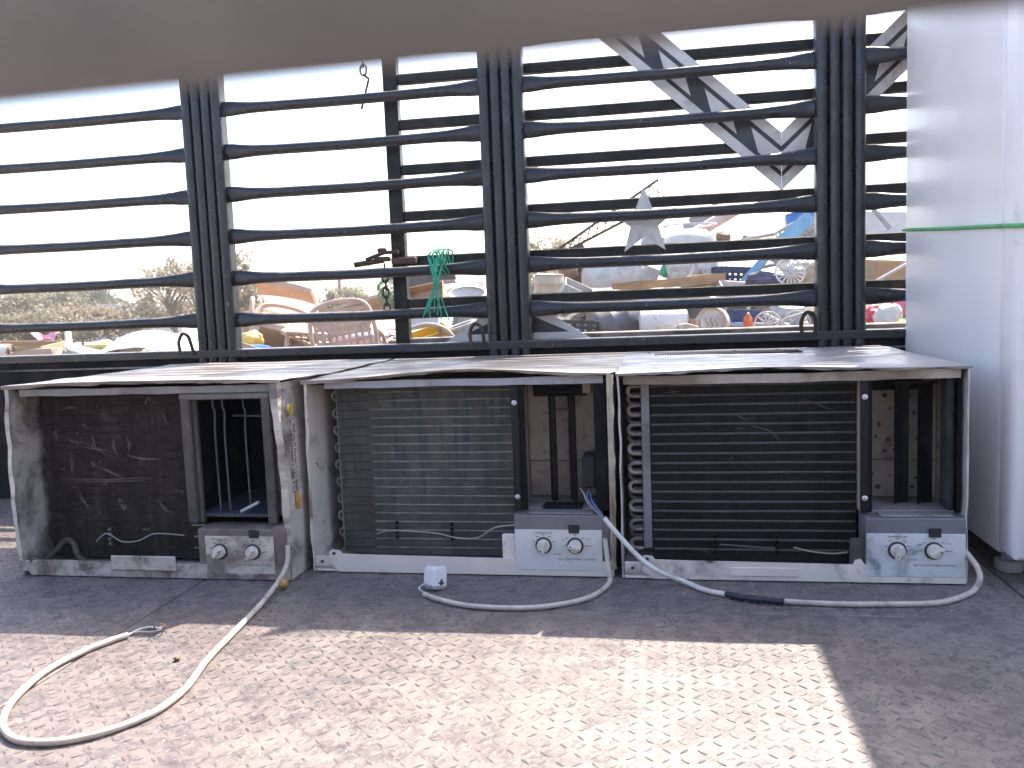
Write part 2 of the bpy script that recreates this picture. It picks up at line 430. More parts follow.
def chain(name, label, top, n, ll, r, mt, tail=None):
    t = thing(name, label, 'chain', top)
    for i in range(n):
        b = MB(); pts = []
        for k in range(17):
            a = 2*math.pi*k/16; pts.append(Vector((ll*.30*math.cos(a), 0, ll*.5*math.sin(a)*1.05)))
        b.tube(pts, r, 6, False); b.build('link', mt, t, smooth=True, loc=(rnd.uniform(-.001, .001), 0, -ll*.5-i*ll*.78), rot=(0, rnd.uniform(-.12, .12), math.radians(25 if i % 2 else 110)))
    return t
c1 = chain('hook_chain', 'short chain with an iron pin hanging from the top of the fence', (-1.402, .735, 1.345), 4, .03, .0026, IRON)
MB().tube([(-.001, 0, -.098), (.016, -.002, -.112), (.014, -.002, -.118), (-.012, 0, -.196)], .0035, 7).build('pin', IRON, c1, smooth=True)
chain('latch_chain', 'thin rusty chain hanging below the gate latch', (-1.374, .752, .70), 6, .03, .003, IRON)

GREEN = mat('green_twine', (.02, .30, .19), .8, 0, .35, 40, dirt=(.35, .5, .42), damt=.3, dscale=60)
tw = thing('green_twine', 'frayed green twine knotted round the fence rail', 'twine', (-1.19, .70, .675))
for k in range(5):
    x = -.022+k*.011+rnd.uniform(-.002, .002); pts = []
    for a in range(13):
        t = 2*math.pi*a/12; pts.append((x+.004*math.sin(a*2.1+k), .02+.056*math.cos(t)*1.0-.0, .022+.024*math.sin(t)+ .012*math.sin(t)))
    MB().tube(pts, .0028, 6, False).build('loop', GREEN, tw, smooth=True)
for k in range(9):
    a = rnd.uniform(-.02, .03); e = rnd.uniform(-.045, .03)
    pts = spline([(a, -.045, .03), (a*.5, -.055, -.01), (rnd.uniform(-.012, .012), -.052, -.05), (e*.6, -.05, -.09), (e+rnd.uniform(-.01, .01), -.047, -.12-rnd.uniform(0, .035))], 4)
    MB().tube(pts, .0018, 5).build('strand', GREEN, tw, smooth=True)

# ------------------------------------------------------------------ air conditioners
W, D = .656, .662
def paint(i): return [
    mat('casing_paint_a', (.58, .52, .46), .55, 0, .12, 6, dirt=(.17, .135, .12), damt=.56, dscale=7, dstretch=(.25, 1, 1.3), spots=(.16, .10, .07), samt=.12, sscale=40, bump=.2, bscale=40),
    mat('casing_paint_b', (.66, .60, .53), .5, 0, .1, 6, dirt=(.27, .21, .175), damt=.45, dscale=7, dstretch=(.25, 1, 1.3), spots=(.2, .12, .07), samt=.1, sscale=30, bump=.2, bscale=40),
    mat('casing_paint_c', (.50, .48, .46), .42, 0, .08, 6, dirt=(.28, .26, .25), damt=.32, dscale=6, dstretch=(.3, 1, 1.3), spots=(.2, .14, .1), samt=.05, sscale=40, bump=.15, bscale=40)][i]
TOPP_C = mat('top_paint_c', (.30, .295, .295), .42, 0, .08, 6, dirt=(.19, .175, .165), damt=.35, dscale=6, dstretch=(.3, 1, 1.3), spots=(.14, .1, .07), samt=.05, sscale=40, bump=.1, bscale=40)
TOPP = [mat('top_paint_a', (.31, .285, .26), .5, 0, .15, 5, dirt=(.15, .115, .10), damt=.66, dscale=9, dstretch=(.22, 1.6, 1), spots=(.17, .10, .065), samt=.14, sscale=28, bump=.12, bscale=60),
        mat('top_paint_b', (.32, .285, .25), .5, 0, .15, 5, dirt=(.16, .12, .09), damt=.64, dscale=9, dstretch=(.22, 1.6, 1), spots=(.2, .12, .07), samt=.16, sscale=26, bump=.15, bscale=60), TOPP_C]
RAIL = [mat('rail_dirty', (.58, .50, .44), .6, 0, .15, 10, dirt=(.15, .105, .09), damt=.6, dscale=10, spots=(.6, .57, .53), samt=.18, sscale=20),
        mat('rail_clean', (.80, .72, .63), .45, 0, .06, 8, dirt=(.3, .26, .24), damt=.3, dscale=8),
        mat('rail_worn', (.78, .70, .61), .5, 0, .08, 8, dirt=(.3, .24, .2), damt=.4, dscale=9, spots=(.11, .06, .04), samt=.12, sscale=26)]
def fins(name, base, dirt, damt, extra, samt):
    m = mat(name, base, .65, .1, .25, 14, dirt=dirt, damt=damt, dscale=9, dstretch=(4.5, 1, .4), spots=extra, samt=samt, sscale=32, bump=0)
    nt = m.node_tree; N = nt.nodes; L = nt.links; b = N['Principled BSDF']
    tc = N.new('ShaderNodeTexCoord'); wv = N.new('ShaderNodeTexWave'); wv.bands_direction = 'X'; wv.inputs['Scale'].default_value = 130; wv.inputs['Distortion'].default_value = 1.2; wv.inputs['Detail'].default_value = 3
    bp = N.new('ShaderNodeBump'); bp.inputs['Strength'].default_value = .9; bp.inputs['Distance'].default_value = .002
    L.new(tc.outputs['Object'], wv.inputs[0]); L.new(wv.outputs[1], bp.inputs['Height']); L.new(bp.outputs[0], b.inputs['Normal']); return m
FIN = [fins('clogged_fins', (.022, .0135, .014), (.058, .040, .038), .45, (.17, .135, .125), .2),
       fins('dusty_fins', (.130, .124, .116), (.062, .082, .088), .42, (.17, .155, .14), .16),
       fins('black_fins', (.0035, .0038, .0048), (.010, .0092, .0098), .4, (.035, .031, .031), .08)]
TUBE = [mat('tube_dirty', (.22, .18, .17), .6), mat('tube_dusty', (.21, .195, .17), .55, .1, .2, 30, dirt=(.10, .09, .088), damt=.45, dscale=14),
        mat('tube_grey', (.085, .086, .088), .5, .2, .2, 30, dirt=(.09, .08, .08), damt=.45, dscale=20)]
BEND = mat('bend_copper', (.30, .25, .24), .45, .3, .3, 40, dirt=(.11, .085, .08), damt=.45, dscale=30)
BLK = mat('black_plastic', (.003, .0032, .0044), .55, 0, .3, 20, dirt=(.018, .015, .015), damt=.4, dscale=12, spec=.2)
BRNF = mat('grimy_frame', (.085, .072, .068), .6, 0, .25, 14, dirt=(.04, .03, .03), damt=.55, dscale=10)
INSUL = mat('tan_insulation', (.46, .37, .29), .85, 0, .12, 12, dirt=(.23, .17, .13), damt=.4, dscale=10)
SHELF = mat('grey_shelf', (.26, .24, .235), .55, 0, .2, 14, dirt=(.13, .11, .1), damt=.5, dscale=12)
FACE = [mat('face_dirty', (.62, .57, .49), .5, .1, .1, 12, dirt=(.22, .17, .15), damt=.45, dscale=11), mat('face_silver', (.72, .72, .70), .4, .1, .05, 12, dirt=(.32, .33, .35), damt=.25, dscale=9),
        mat('face_blue', (.68, .69, .68), .4, .1, .06, 12, dirt=(.26, .27, .29), damt=.4, dscale=14, spots=(.12, .11, .11), samt=.04, sscale=60)]
STRIP = [mat('strip_a', (.2, .155, .145), .6, 0, .25, 12, dirt=(.11, .08, .075), damt=.5), mat('strip_b', (.19, .18, .18), .55, 0, .12, 12), mat('strip_c', (.17, .17, .185), .5, 0, .12, 12, dirt=(.1, .095, .1), damt=.4)]
KNOB = mat('ivory_knob', (.68, .63, .56), .4, 0, .05, 20, dirt=(.45, .38, .32), damt=.25, dscale=40)
INK = mat('dark_ink', (.05, .05, .055), .6); SCREW = mat('screw_zinc', (.55, .55, .55), .35, .6)

def text_mesh(parent, txt, x, z, size, y, m=INK):
    c = bpy.data.curves.new('t', 'FONT'); c.body = txt; c.size = size; c.align_x = 'CENTER'; c.resolution_u = 2
    o = bpy.data.objects.new('t', c); COL.objects.link(o)
    me = bpy.data.meshes.new_from_object(o); bpy.data.objects.remove(o)
    me.materials.clear(); me.materials.append(m)
    q = bpy.data.objects.new('lettering', me); COL.objects.link(q); q.parent = parent
    q.location = (x, y, z); q.rotation_euler = (math.pi/2, 0, 0); return q

def make_ac(i, label, loc, rz, H, edge, P):
    seed = i*10.3
    u = thing('air_conditioner', label, 'air conditioner', loc, (0, 0, rz), 'window air conditioners in a row on the truck deck')
    pc, tp = paint(i), TOPP[i]
    # ---- casing sheets
    def topz(x, y):
        z = H + edge(x)*max(0, 1-y/.32)**1.6
        z += .0028*nz((x*4, y*8, seed)) * (1 if y > .02 else .5) + .0007*nz((x*20, y*20, seed+3))
        return z
    b = MB(); b.grid(lambda s, t: Vector((-.002+s*(W+.004+P.get('over', 0)*min(1, max(0, t*D-P.get('ov0', .055))/.015)), -.006+.002*nz((s*7, 0, seed+5))*(1-t)+t*(D+.006), topz(s*W, t*D))), 44, 26, (0, 0, .0016))
    ct = b.build('casing_top', tp, u, smooth=True)
    b = MB(); lipd = P.get('lip', .008)
    b.grid(lambda s, t: Vector((-.002+s*(W+.004), -.0064+.002*nz((s*7, 0, seed+5)) + .002*t + .002*t*nz((s*9, 3, seed)), topz(s*W, 0)-.0017 - t*(lipd*.7+.004*nz((s*8, 1, seed))+.003*nz((s*25, 1, seed))))), 60, 3, (0, -.0014, 0))
    b.build('folded_lip', tp, ct, smooth=True)
    for side in (0, 1):
        x0 = 0 if side == 0 else W
        bow = P['bow'][side]
        def fn(s, t, x0=x0, bow=bow, side=side):
            z = .002+t*(H-.006); y = s*D
            return Vector((x0 + bow*math.sin(math.pi*min(1, t*1.05))*max(0, 1-y/.35) + P['lean'][side]*t*max(0, 1-y/.4) + .0022*nz((z*18, y*12, seed+side*9)), y + (.004*nz((z*16, 7, seed)) if s == 0 else 0), z))
        b = MB(); b.grid(fn, 22, 30, ((-.0016 if side == 0 else .0016), 0, 0)); cs = b.build('casing_side', pc, u, smooth=True)
        # turned-in front flange, dented
        b = MB(); sg = 1 if side == 0 else -1; fw = P['flange'][side]
        def ff(s, t, sg=sg, fw=fw, fn=fn, side=side):
            p = fn(0, t); return Vector((p.x + sg*s*(fw+.0035*nz((t*9, 2, seed+side*4))), p.y-.0012-.002*nz((t*11, 5, seed)), p.z))
        b.grid(ff, 4, 34, (0, -.0014, 0)); b.build('front_flange', pc, cs, smooth=True)
    MB().box(.004, W-.004, D-.012, D-.008, .004, H-.008).build('back_sheet', pc, u)
    MB().box(.004, W-.004, .008, D-.014, .003, .008).build('base_pan', RAIL[i], u)
    # ---- bottom front rail
    x1 = W-.004
    if i == 0:
        poly = [(.032, .003), (x1, .003), (x1, .032), (.392, .034), (.388, .035), (.04, .037), (.028, .028), (.026, .012)]
        fr = MB().prism(poly, -.006, .001, 'xz').build('front_rail', RAIL[i], u)
        MB().box(.236, .392, -.011, -.0065, .019, .052, .004).build('rail_handle', RAIL[i], fr)
        MB().box(.004, .026, -.003, .002, .010, .036, .002).build('rail_tab', RAIL[i], fr)
        MB().box(.005, .10, .0, .07, .0085, .012, .001).build('pan_lip', RAIL[i], fr)
    else:
        poly = [(.062, .003), (x1, .003), (x1, .034), (.47, .038), (.463, .0485), (.452, .046), (.448, .037), (.10, .041), (.068, .042), (.062, .049), (.046, .051), (.040, .046), (.041, .020), (.052, .012)]
        fr = MB().prism(poly, -.005, .0005, 'xz').build('front_rail', RAIL[i], u)
        MB().box(.006, .0405, -.001, .0035, .013, .036, .001).build('rail_tab', RAIL[i], fr)
        MB().box(.006, .06, -.003, .0065, .0025, .0075, .001).build('rail_foot', RAIL[i], fr)
        if i == 2: MB().box(.215, .345, -.0078, -.0055, .012, .030, .0022).build('rail_handle', RAIL[i], fr)
        for sx, sz in ((.052, .044), (.022, .024)):
            MB().lathe([(.0035, 0), (.0035, .0016), (.0022, .0022)], 10, Matrix.Translation((sx, -.0056 if sx > .045 else -.0016, sz)) @ Matrix.Rotation(math.pi/2, 4, 'X')).build('screw', INK, fr)
    # ---- top rail under the lip
    tz0, tz1 = P['toprail']
    b = MB(); b.grid(lambda s, t: Vector((P['tr0']+s*(W-.012-P['tr0']), .010+.0015*nz((s*6, 1, seed)), tz0+t*(tz1-tz0) - P.get('sag', .0)*math.sin(math.pi*s) + .0018*nz((s*8, t*2, seed)))), 30, 3, (0, -.0018, 0))
    b.build('top_rail', P['trm'], u, smooth=True)
    MB().box(.01, W-.01, .02, .09, H-.0125, H-.010).build('inner_top', BLK, u)
    # ---- coil
    a0, a1 = P['coil']; yc = P['yc']
    if i == 1:
        def cf(s, t):
            x = a0+s*(a1-a0); y = yc + (.0 if x > .118 else (.118-x)*.16) + .0012*nz((x*20, t*9, seed))
            return Vector((x, y, .018+t*(.405-.018)))
    else:
        def cf(s, t):
            x = a0+s*(a1-a0); k = .004 if i == 0 else .0012
            return Vector((x + (.006*nz((t*9, 4, seed)) if (i == 0 and s == 0) else 0), yc + k*nz((x*16, t*7, seed)) + .4*k*nz((x*50, t*25, seed)), .018+t*(.405-.018)))
    cb = MB(); cb.grid(cf, 50, 46, (0, -.05, 0)); coil = cb.build('fin_block', FIN[i], u, smooth=True)
    if i:
        nr = 18 if i == 2 else 19; z0, z1 = (.388, .043) if i == 2 else (.386, .034)
        xs = a0+.003 if i == 2 else .120
        tmesh = None
        for k in range(nr):
            z = z0+(z1-z0)*k/(nr-1)
            b = MB(); b.tube([(xs, 0, 0), (xs+(a1-xs)*.33, 0, rnd.uniform(-.0006, .0006)), (xs+(a1-xs)*.66, 0, rnd.uniform(-.0006, .0006)), (a1-.002, 0, 0)], .0024 if i == 2 else .0021, 8)
            b.build('coil_tube', TUBE[i], coil, smooth=True, loc=(0, yc-.0006, z))
            if i == 1:
                MB().tube([(a0+.001, yc+.0125, z-.006+.002), (xs-.001, yc-.0008, z)], .0014, 6).build('coil_tube', mat('tube_shade', (.06, .055, .055), .6), coil)
        # return bends
        for k in range(nr-1):
            z = z0+(z1-z0)*(k+.5)/(nr-1); rr = abs(z1-z0)/(nr-1)/2
            y = (yc+.004 if k % 2 == 0 else yc+.03) if i == 2 else (yc+.016 if k % 2 == 0 else yc+.042)
            cxx = a0-.030 if i == 2 else a0+.001
            ln = .016 if i == 2 else .010
            pts = [(0+ln, 0, rr)] + [(-rr*1.0*math.sin(math.pi*t/8), 0, rr*math.cos(math.pi*t/8)) for t in range(9)] + [(ln, 0, -rr)]
            MB().tube(pts, .0042 if i == 2 else .0034, 8).build('return_bend', BEND if i == 2 else TUBE[1], coil, smooth=True, loc=(cxx-.004, y, z), rot=(rnd.uniform(-.2, .2), 0, rnd.uniform(-.2, .2)))
        if i == 2: MB().box(a0-.017, a0, yc-.004, yc+.002, .045, .392, .001).build('end_plate', mat('plate_zinc', (.24, .235, .25), .45, .3, .15, 20, dirt=(.14, .12, .12), damt=.4), coil)
        else: MB().box(a0-.002, a0+.0005, yc+.008, yc+.055, .020, .404).build('end_plate', TUBE[1], coil)
    else:
        for k in range(18):
            z = .392-k*.0205
            MB().tube([(a0+.01, 0, 0), (.17, -.001, 0), (.29, .001, 0), (a1-.004, 0, 0)], .0030, 6).build('coil_tube', FIN[0], coil, smooth=True, loc=(0, yc+.0005, z))
        for k in range(14):
            z = .385-k*.0262
            MB().tube([(a1-.030-rnd.uniform(0, .01), 0, 0), (a1-.002, 0, 0)], .0022, 6).build('coil_tube', TUBE[0], coil, smooth=True, loc=(0, yc-.003, z))
        for k in range(9):
            z = .36-k*.038
            pts = [(-.011*math.sin(math.pi*t/8), 0, .012*math.cos(math.pi*t/8)) for t in range(9)]
            MB().tube(pts, .005, 8).build('return_bend', mat('bend_dirty', (.05, .038, .036), .8), coil, smooth=True, loc=(a0+.004, yc+.012, z))
        # dirt-caked hose in the corner
        MB().tube(spline([(.012, .06, .016), (.035, .07, .035), (.06, .075, .06), (.085, .07, .055), (.10, .062, .03), (.125, .055, .014)], 5), .0065, 10).build('drain_hose', mat('hose_dirt', (.09, .072, .066), .9, 0, .4, 40, bump=1), u, smooth=True)
    STK = [((.075, .30, .125, .285), (.125, .285, .19, .262), (.155, .235, .22, .205), (.05, .32, .058, .29), (.12, .33, .14, .325), (.20, .30, .204, .255), (.17, .36, .20, .345), (.06, .20, .30, .202), (.09, .26, .094, .22), (.23, .255, .31, .245), (.10, .17, .13, .13), (.24, .30, .245, .27), (.15, .31, .152, .27), (.33, .36, .34, .33), (.08, .37, .12, .372), (.3, .15, .33, .12)),
           ((.117, .02, .115, .135), (.16, .02, .162, .05), (.135, .39, .14, .36), (.40, .30, .43, .30), (.42, .15, .43, .12), (.33, .38, .36, .383)),
           ((.22, .335, .27, .31), (.27, .31, .33, .275), (.36, .36, .43, .33), (.24, .30, .25, .30), (.12, .05, .18, .04), (.10, .375, .13, .37))][i]
    sc = MB(); rs = random.Random(21+i)
    for (xa, za, xb, zb_) in STK:
        for q_ in range(4 if i == 0 else 2):
            dx, dz = rs.uniform(-.007, .007), rs.uniform(-.007, .007); yy = yc-(.0046 if i != 1 else .0042)
            sc.tube([(xa+dx, yy, za+dz), ((xa+xb)/2+rs.uniform(-.004, .004), yy, (za+zb_)/2+rs.uniform(-.004, .004)), (xb+dx+rs.uniform(-.006, .006), yy, zb_+dz)], [.0002, rs.uniform(.0005, .0014 if i == 0 else .0008), .0002], 4)
    ds = sc.build('dust_streaks', mat('streak_dust', (.15, .12, .113), .95), coil); ds['kind'] = 'stuff'
    # ---- divider, blower opening
    o0, o1 = P['open']; zb, zt = .136, H-.022
    fm = BRNF if i == 0 else BLK
    fr_ = MB().box(a1+.001, o0-.0005, .022, .036, .135 if i else .12, H-.016, .002).build('divider', fm if i else mat('dark_grime', (.10, .085, .083), .65, 0, .25, 14), u)
    if i: MB().box(a1-.004, a1+.011, .016, .0215, .135, H-.018, .001).build('screw_strip', mat('strip_black', (.010, .010, .013), .45, spec=.3), fr_)
    for sz in ((.364, .165) if i else (.335,)):
        MB().lathe([(.0056, 0), (.0056, .002), (.003, .0036)], 12, Matrix.Translation((a1+.0035 if i else a1+.012, .0155 if i else .0215, sz)) @ Matrix.Rotation(math.pi/2, 4, 'X')).build('screw', SCREW, fr_, smooth=True)
    MB().box(o1+.0005, W-.008, .020, .060, .135, H-.016, .002).build('opening_post', fm, u)
    MB().box(o0, o1, .022, .060, zt, H-.0165, .002).build('opening_head', fm, u)
    dm = BLK if i else mat('navy_duct', (.0045, .006, .010), .6, 0, .3, 12, spec=.2)
    dp = .17 if i else .30
    MB().box(a1+.002, a1+.010, .0385, dp, .13, H-.017).build('duct_wall', dm if i == 0 else INSUL, u)
    MB().box(o1+.001, o1+.012, .0605, dp, .13, H-.017).build('duct_wall', dm if i != 2 else INSUL, u)
    MB().box(a1+.0105, o1+.0008, .0605, dp, zt+.0005, H-.017).build('duct_top', dm, u)
    MB().box(a1+.011, o1+.0008, .037, dp-.001, zb-.008, zb, .001).build('shelf', SHELF if i else mat('navy_shelf', (.05, .06, .085), .6), u)
    if i:
        for (za, zc) in ((zb+.0005, .215), (.2165, zt)):
            ip = MB().box(a1+.0105, o1+.0006, dp-.022, dp-.002, za, zc, .002).build('insulation_panel', INSUL, u)
            hole = None
            for r_ in range(int((zc-za)/.028)):
                for c_ in range(5):
                    hx, hz = o0+.018+c_*.028+(.014 if r_ % 2 else 0), za+.018+r_*.028
                    if hx > o1-.01 or rnd.random() < .25: continue
                    hx += rnd.uniform(-.007, .007); hz += rnd.uniform(-.006, .006)
                    if hole is None:
                        q = MB().lathe([(0.0001, .0), (.0038, .0), (.0044, -.0008)], 8, Matrix.Rotation(-math.pi/2, 4, 'X')); hole = q.build('pit', mat('pit_brown' if i == 2 else 'pit_tan', (.13, .08, .06) if i == 2 else (.33, .25, .19), .9), ip, loc=(hx, dp-.0225, hz))
                    else:
                        h_ = linkcopy(hole, ip, (hx, dp-.0225, hz)); k_ = rnd.uniform(.5, 1.35); h_.scale = (k_*rnd.uniform(.7, 1.4), 1, k_)
        MB().box(o0+.005, o1-.02, dp-.05, dp-.024, zt-.035, zt-.004, .002).build('motor_bracket', BLK, u)
        MB().box(o0+.115, o0+.133, .10, .118, zt-.028, zt-.001, .002).build('clip', mat('cream_clip', (.5, .42, .3), .6), u)
    else:
        MB().box(a1+.0105, o1+.0006, dp-.012, dp-.002, zb+.001, zt).build('duct_back', dm, u)
    # vanes
    if i == 2:
        for vx, ang in ((o0+.068, .55), (o0+.112, .5)):
            b = MB(); b.grid(lambda s, t: Vector((.018*(2*s-1), .004*math.sin(math.pi*s), t*.245)), 6, 2, (0, .003, 0)); b.build('vane', BLK, u, smooth=True, loc=(vx, .085, zb+.004), rot=(0, 0, ang))
        MB().box(o0+.05, o0+.13, .07, .076, zt-.018, zt-.013).build('vane_link', BLK, u)
        MB().box(o1-.016, o1-.001, .03, .075, zb+.002, zt-.002, .005).build('foam_strip', mat('black_foam', (.028, .028, .032), .95, 0, .4, 30, bump=1, bscale=60), u)
    elif i == 1:
        for vx in (o0+.050, o0+.092):
            MB().box(-.007, .007, -.012, .012, 0, .232, .003).build('vane', BLK, u, loc=(vx, .085, zb+.006), rot=(0, 0, .25))
        MB().tube([(o0+.050, .08, zt-.020), (o0+.092, .08, zt-.020)], .005, 8).build('vane_link', BLK, u)
        MB().box(o0+.046, o0+.096, .078, .083, zt-.062, zt-.057).build('vane_link', IRON, u)
        MB().box(o1-.030, o1-.001, .05, .11, .175, .245, .004).build('terminal_box', RUBBER, u)
        MB().box(o0+.03, o1-.03, .03, .07, zb+.0005, zb+.006, .002).build('shelf_grime', BLK, u)
    else:
        for vx in (o0+.022, o0+.045, o0+.094):
            MB().tube(spline([(vx, .06, zb+.002), (vx-.001, .06, .30), (vx+.002, .06, .355), (vx-.002, .06, .37), (vx, .06, zt-.002)], 4), .0022, 7).build('vane_rod', mat('rod_grey', (.10, .105, .115), .45, .3), u, smooth=True)
        MB().tube([(o0+.05, .09, .345), (o0+.12, .09, .343)], .002, 6).build('cross_rod', mat('rod_grey', (.22, .23, .25)), u)
        MB().box(0, .045, 0, .012, 0, .006, .001).build('loose_strip', mat('loose_grey', (.4, .4, .42), .5), u, loc=(o1-.062, .018, zb+.006), rot=(0, -.45, .1))
        MB().box(o0-.028, o0-.006, .008, .021, .12, H-.022, .003).build('opening_trim', BRNF, u)
        MB().box(o1+.004, o1+.026, .008, .019, .12, H-.022, .003).build('opening_trim', BRNF, u)
        MB().box(o0-.028, o1+.026, .005, .018, H-.036, H-.023, .003).build('opening_trim', mat('head_trim', (.16, .135, .125), .6, 0, .2, 12), u)
    # ---- control panel
    p0, p1 = P['panel']; pz = P.get('pz', .130)
    cp = MB().box(p0, p1, -.0035, .055, .0145 if i else .010, pz, .002).build('control_panel', STRIP[i], u)
    fx0, fx1 = P['face']
    MB().box(fx0, fx1, -.0062, -.0037, .0155, .1005 if i else .097, .0006).build('faceplate', FACE[i], cp)
    MB().box(p1-.004, W-.005, -.001, .05, .012, .118, .002).build('panel_side', STRIP[i], cp)
    if i: MB().box(p0+.03, p1-.02, .004, .050, pz+.0004, pz+.004, .001).build('panel_ledge', SHELF, cp)
    if i: MB().box(P['brk'], p0+.004, .001, .012, .032, .088, .002).build('bracket', P['bm'], cp)
    swx = P['sw']; MB().box(swx, swx+.022, -.0085, -.004, .094, .111, .001).build('switch', RUBBER, cp)
    for k, (kx, ang) in enumerate(P['knobs']):
        kz = .068 if i else .064
        kb = MB().lathe([(.0001, -.0005), (.0172, -.0005), (.0172, .002), (.0150, .003), (.0142, .0022)], 28, Matrix.Rotation(math.pi/2, 4, 'X')).build('dial', mat('dial_ring', (.035, .035, .038), .4), cp, smooth=True, loc=(kx, -.0064, kz))
        MB().lathe([(.0135, .0), (.0132, .008), (.0120, .0105), (.0001, .0108)], 24, Matrix.Rotation(math.pi/2, 4, 'X')).build('knob', KNOB, kb, smooth=True, loc=(0, -.002, 0))
        g = MB().box(-.0042, .0042, -.0205, -.0115, -.0125, .0145, .0018).build('grip', KNOB, kb, loc=(0, 0, 0), rot=(0, ang, 0))
        MB().lathe([(.0001, 0), (.0016, 0), (.0016, .0004)], 8, Matrix.Translation((.002, -.0208, .008)) @ Matrix.Rotation(math.pi/2, 4, 'X')).build('pointer_dot', INK, kb, rot=(0, ang, 0))
        for a in (range(-2, 3)):
            t = math.pi/2 + a*.62 if k == 0 else math.pi/2+a*.8
            MB().box(-.003, .003, 0, .0002, -.0006, .0006).build('tick', INK, cp, loc=(kx+.0225*math.cos(t), -.0066, kz+.0225*math.sin(t)), rot=(0, -t*0, 0))
    fy = -.00645
    kx0, kx1 = P['knobs'][0][0], P['knobs'][1][0]; kz = .068 if i else .064
    text_mesh(cp, 'TEMPERATURE', kx0, kz+.0245, .0056, fy)
    text_mesh(cp, 'COOLER', kx0+.027, kz-.020, .0044, fy)
    for tx, dx, dz in (('FAN', -.024, .010), ('LOW', .027, .012), ('HIGH', .029, -.002), ('OFF', 0, .0225)): text_mesh(cp, tx, kx1+dx, kz+dz, .0044, fy)
    text_mesh(cp, 'AIR CONDITIONER CONTROL', kx1+.002, kz-.031, .0056, fy)
    # sensor wire in front of the coil
    for pts, mt in P['wires']:
        MB().tube(spline(pts, 5), .0016, 6).build('sensor_wire', mt, u, smooth=True)
    for cxp, czp in P['clips']:
        q = MB()
        for k in range(4): q.box(cxp-.003, cxp+.003, yc-.012, yc-.004, czp-.022+k*.011, czp-.022+k*.011+.007, .001)
        q.build('wire_clip', BLK if i else TUBE[0], u)
    return u

def local(u, pts):
    inv = (Matrix.Translation(u.location) @ Euler(u.rotation_euler).to_matrix().to_4x4()).inverted()
    return [inv @ Vector(p) for p in pts]

ac1 = make_ac(0, 'grimy air conditioner with brown clogged coil, leftmost of the three', (-2.009, -.046, .0), -.006, .4265,
    lambda x: .006*math.sin(math.pi*x/W)+.004, dict(bow=(-.007, .008), lean=(.002, -.010), over=.026, flange=(.010, .016), toprail=(.405, .420), tr0=.03, trm=mat('tr_a', (.22, .20, .20), .5, 0, .2, 14, dirt=(.12, .1, .1), damt=.4),
    coil=(.020, .418), yc=.085, open=(.446, .600), panel=(.445, .622), face=(.463, .620), sw=.566, knobs=((.497, .75), (.573, .65+math.pi)), pz=.112,
    wires=[([(.14, .075, .058), (.165, .068, .076), (.18, .068, .078), (.21, .07, .060), (.25, .07, .062), (.28, .068, .075)], mat('wire_grey', (.35, .32, .31), .5)), ([(.27, .066, .070), (.30, .06, .082), (.345, .055, .083), (.38, .05, .082)], mat('wire_grey', (.35, .32, .31), .5))],
    clips=[(.176, .072)]))
ac2 = make_ac(1, 'air conditioner with dusty grey-blue coil and bent lid, middle of the three', (-1.332, .013, .0), -.008, .4215,
    lambda x: .017*math.exp(-((x-.36)/.2)**2), dict(bow=(-.003, .004), lean=(.004, .008), over=.0115, ov0=.0, flange=(.006, .008), toprail=(.402, .417), tr0=.045, trm=mat('tr_b', (.33, .33, .35), .45, 0, .1, 14, dirt=(.2, .19, .19), damt=.35), lip=.006,
    coil=(.040, .455), yc=.080, open=(.478, .622), panel=(.452, .636), face=(.453, .634), sw=.566, knobs=((.513, .1+math.pi), (.579, -1.45)), brk=.424, bm=RAIL[1],
    wires=[([(.125, .070, .066), (.15, .066, .075), (.22, .066, .074), (.27, .064, .070), (.31, .062, .062), (.36, .05, .066), (.40, .035, .092), (.44, .022, .102), (.458, .012, .104)], mat('wire_tan', (.42, .36, .30), .5))],
    clips=[(.172, .078), (.298, .075)]))
ac3 = make_ac(2, 'air conditioner with clean black coil beside the refrigerator, rightmost of the three', (-.659, .0, .0), .0, .4215,
    lambda x: .008*math.exp(-((x-.28)/.16)**2), dict(bow=(.002, -.001), lean=(0, .001), flange=(.003, .003), toprail=(.398, .416), tr0=.012, trm=mat('tr_c', (.38, .33, .28), .55, 0, .12, 14, dirt=(.2, .14, .10), damt=.5), lip=.005, sag=.002,
    coil=(.062, .470), yc=.072, open=(.490, .643), panel=(.471, .652), face=(.472, .651), sw=.585, knobs=((.528, .25+math.pi), (.594, 1.0)), brk=.444, bm=BRNF,
    wires=[([(.20, .062, .056), (.27, .06, .052), (.31, .06, .050)], mat('wire_dim', (.12, .11, .11), .5)), ([(.345, .05, .055), (.38, .045, .048), (.42, .04, .046), (.445, .03, .052)], mat('wire_tan', (.42, .36, .30), .5))],
    clips=[(.19, .058), (.315, .058)]))
# vent slots in the lid of the right unit
b = MB()
for r_ in range(3):
    for k in range(58): b.box(.075+k*.0062, .0790+k*.0062, .475+r_*.028, .497+r_*.028, .4220, .4252)
vs_ = b.build('vent_slots', RUBBER, ac3); vs_['kind'] = 'stuff'
for k in range(6):
    MB().lathe([(.004, 0), (.004, .001), (.002, .0016)], 10, Matrix.Translation((.06+k*.11, .59, .4228))).build('lid_screw', IRON, ac3)
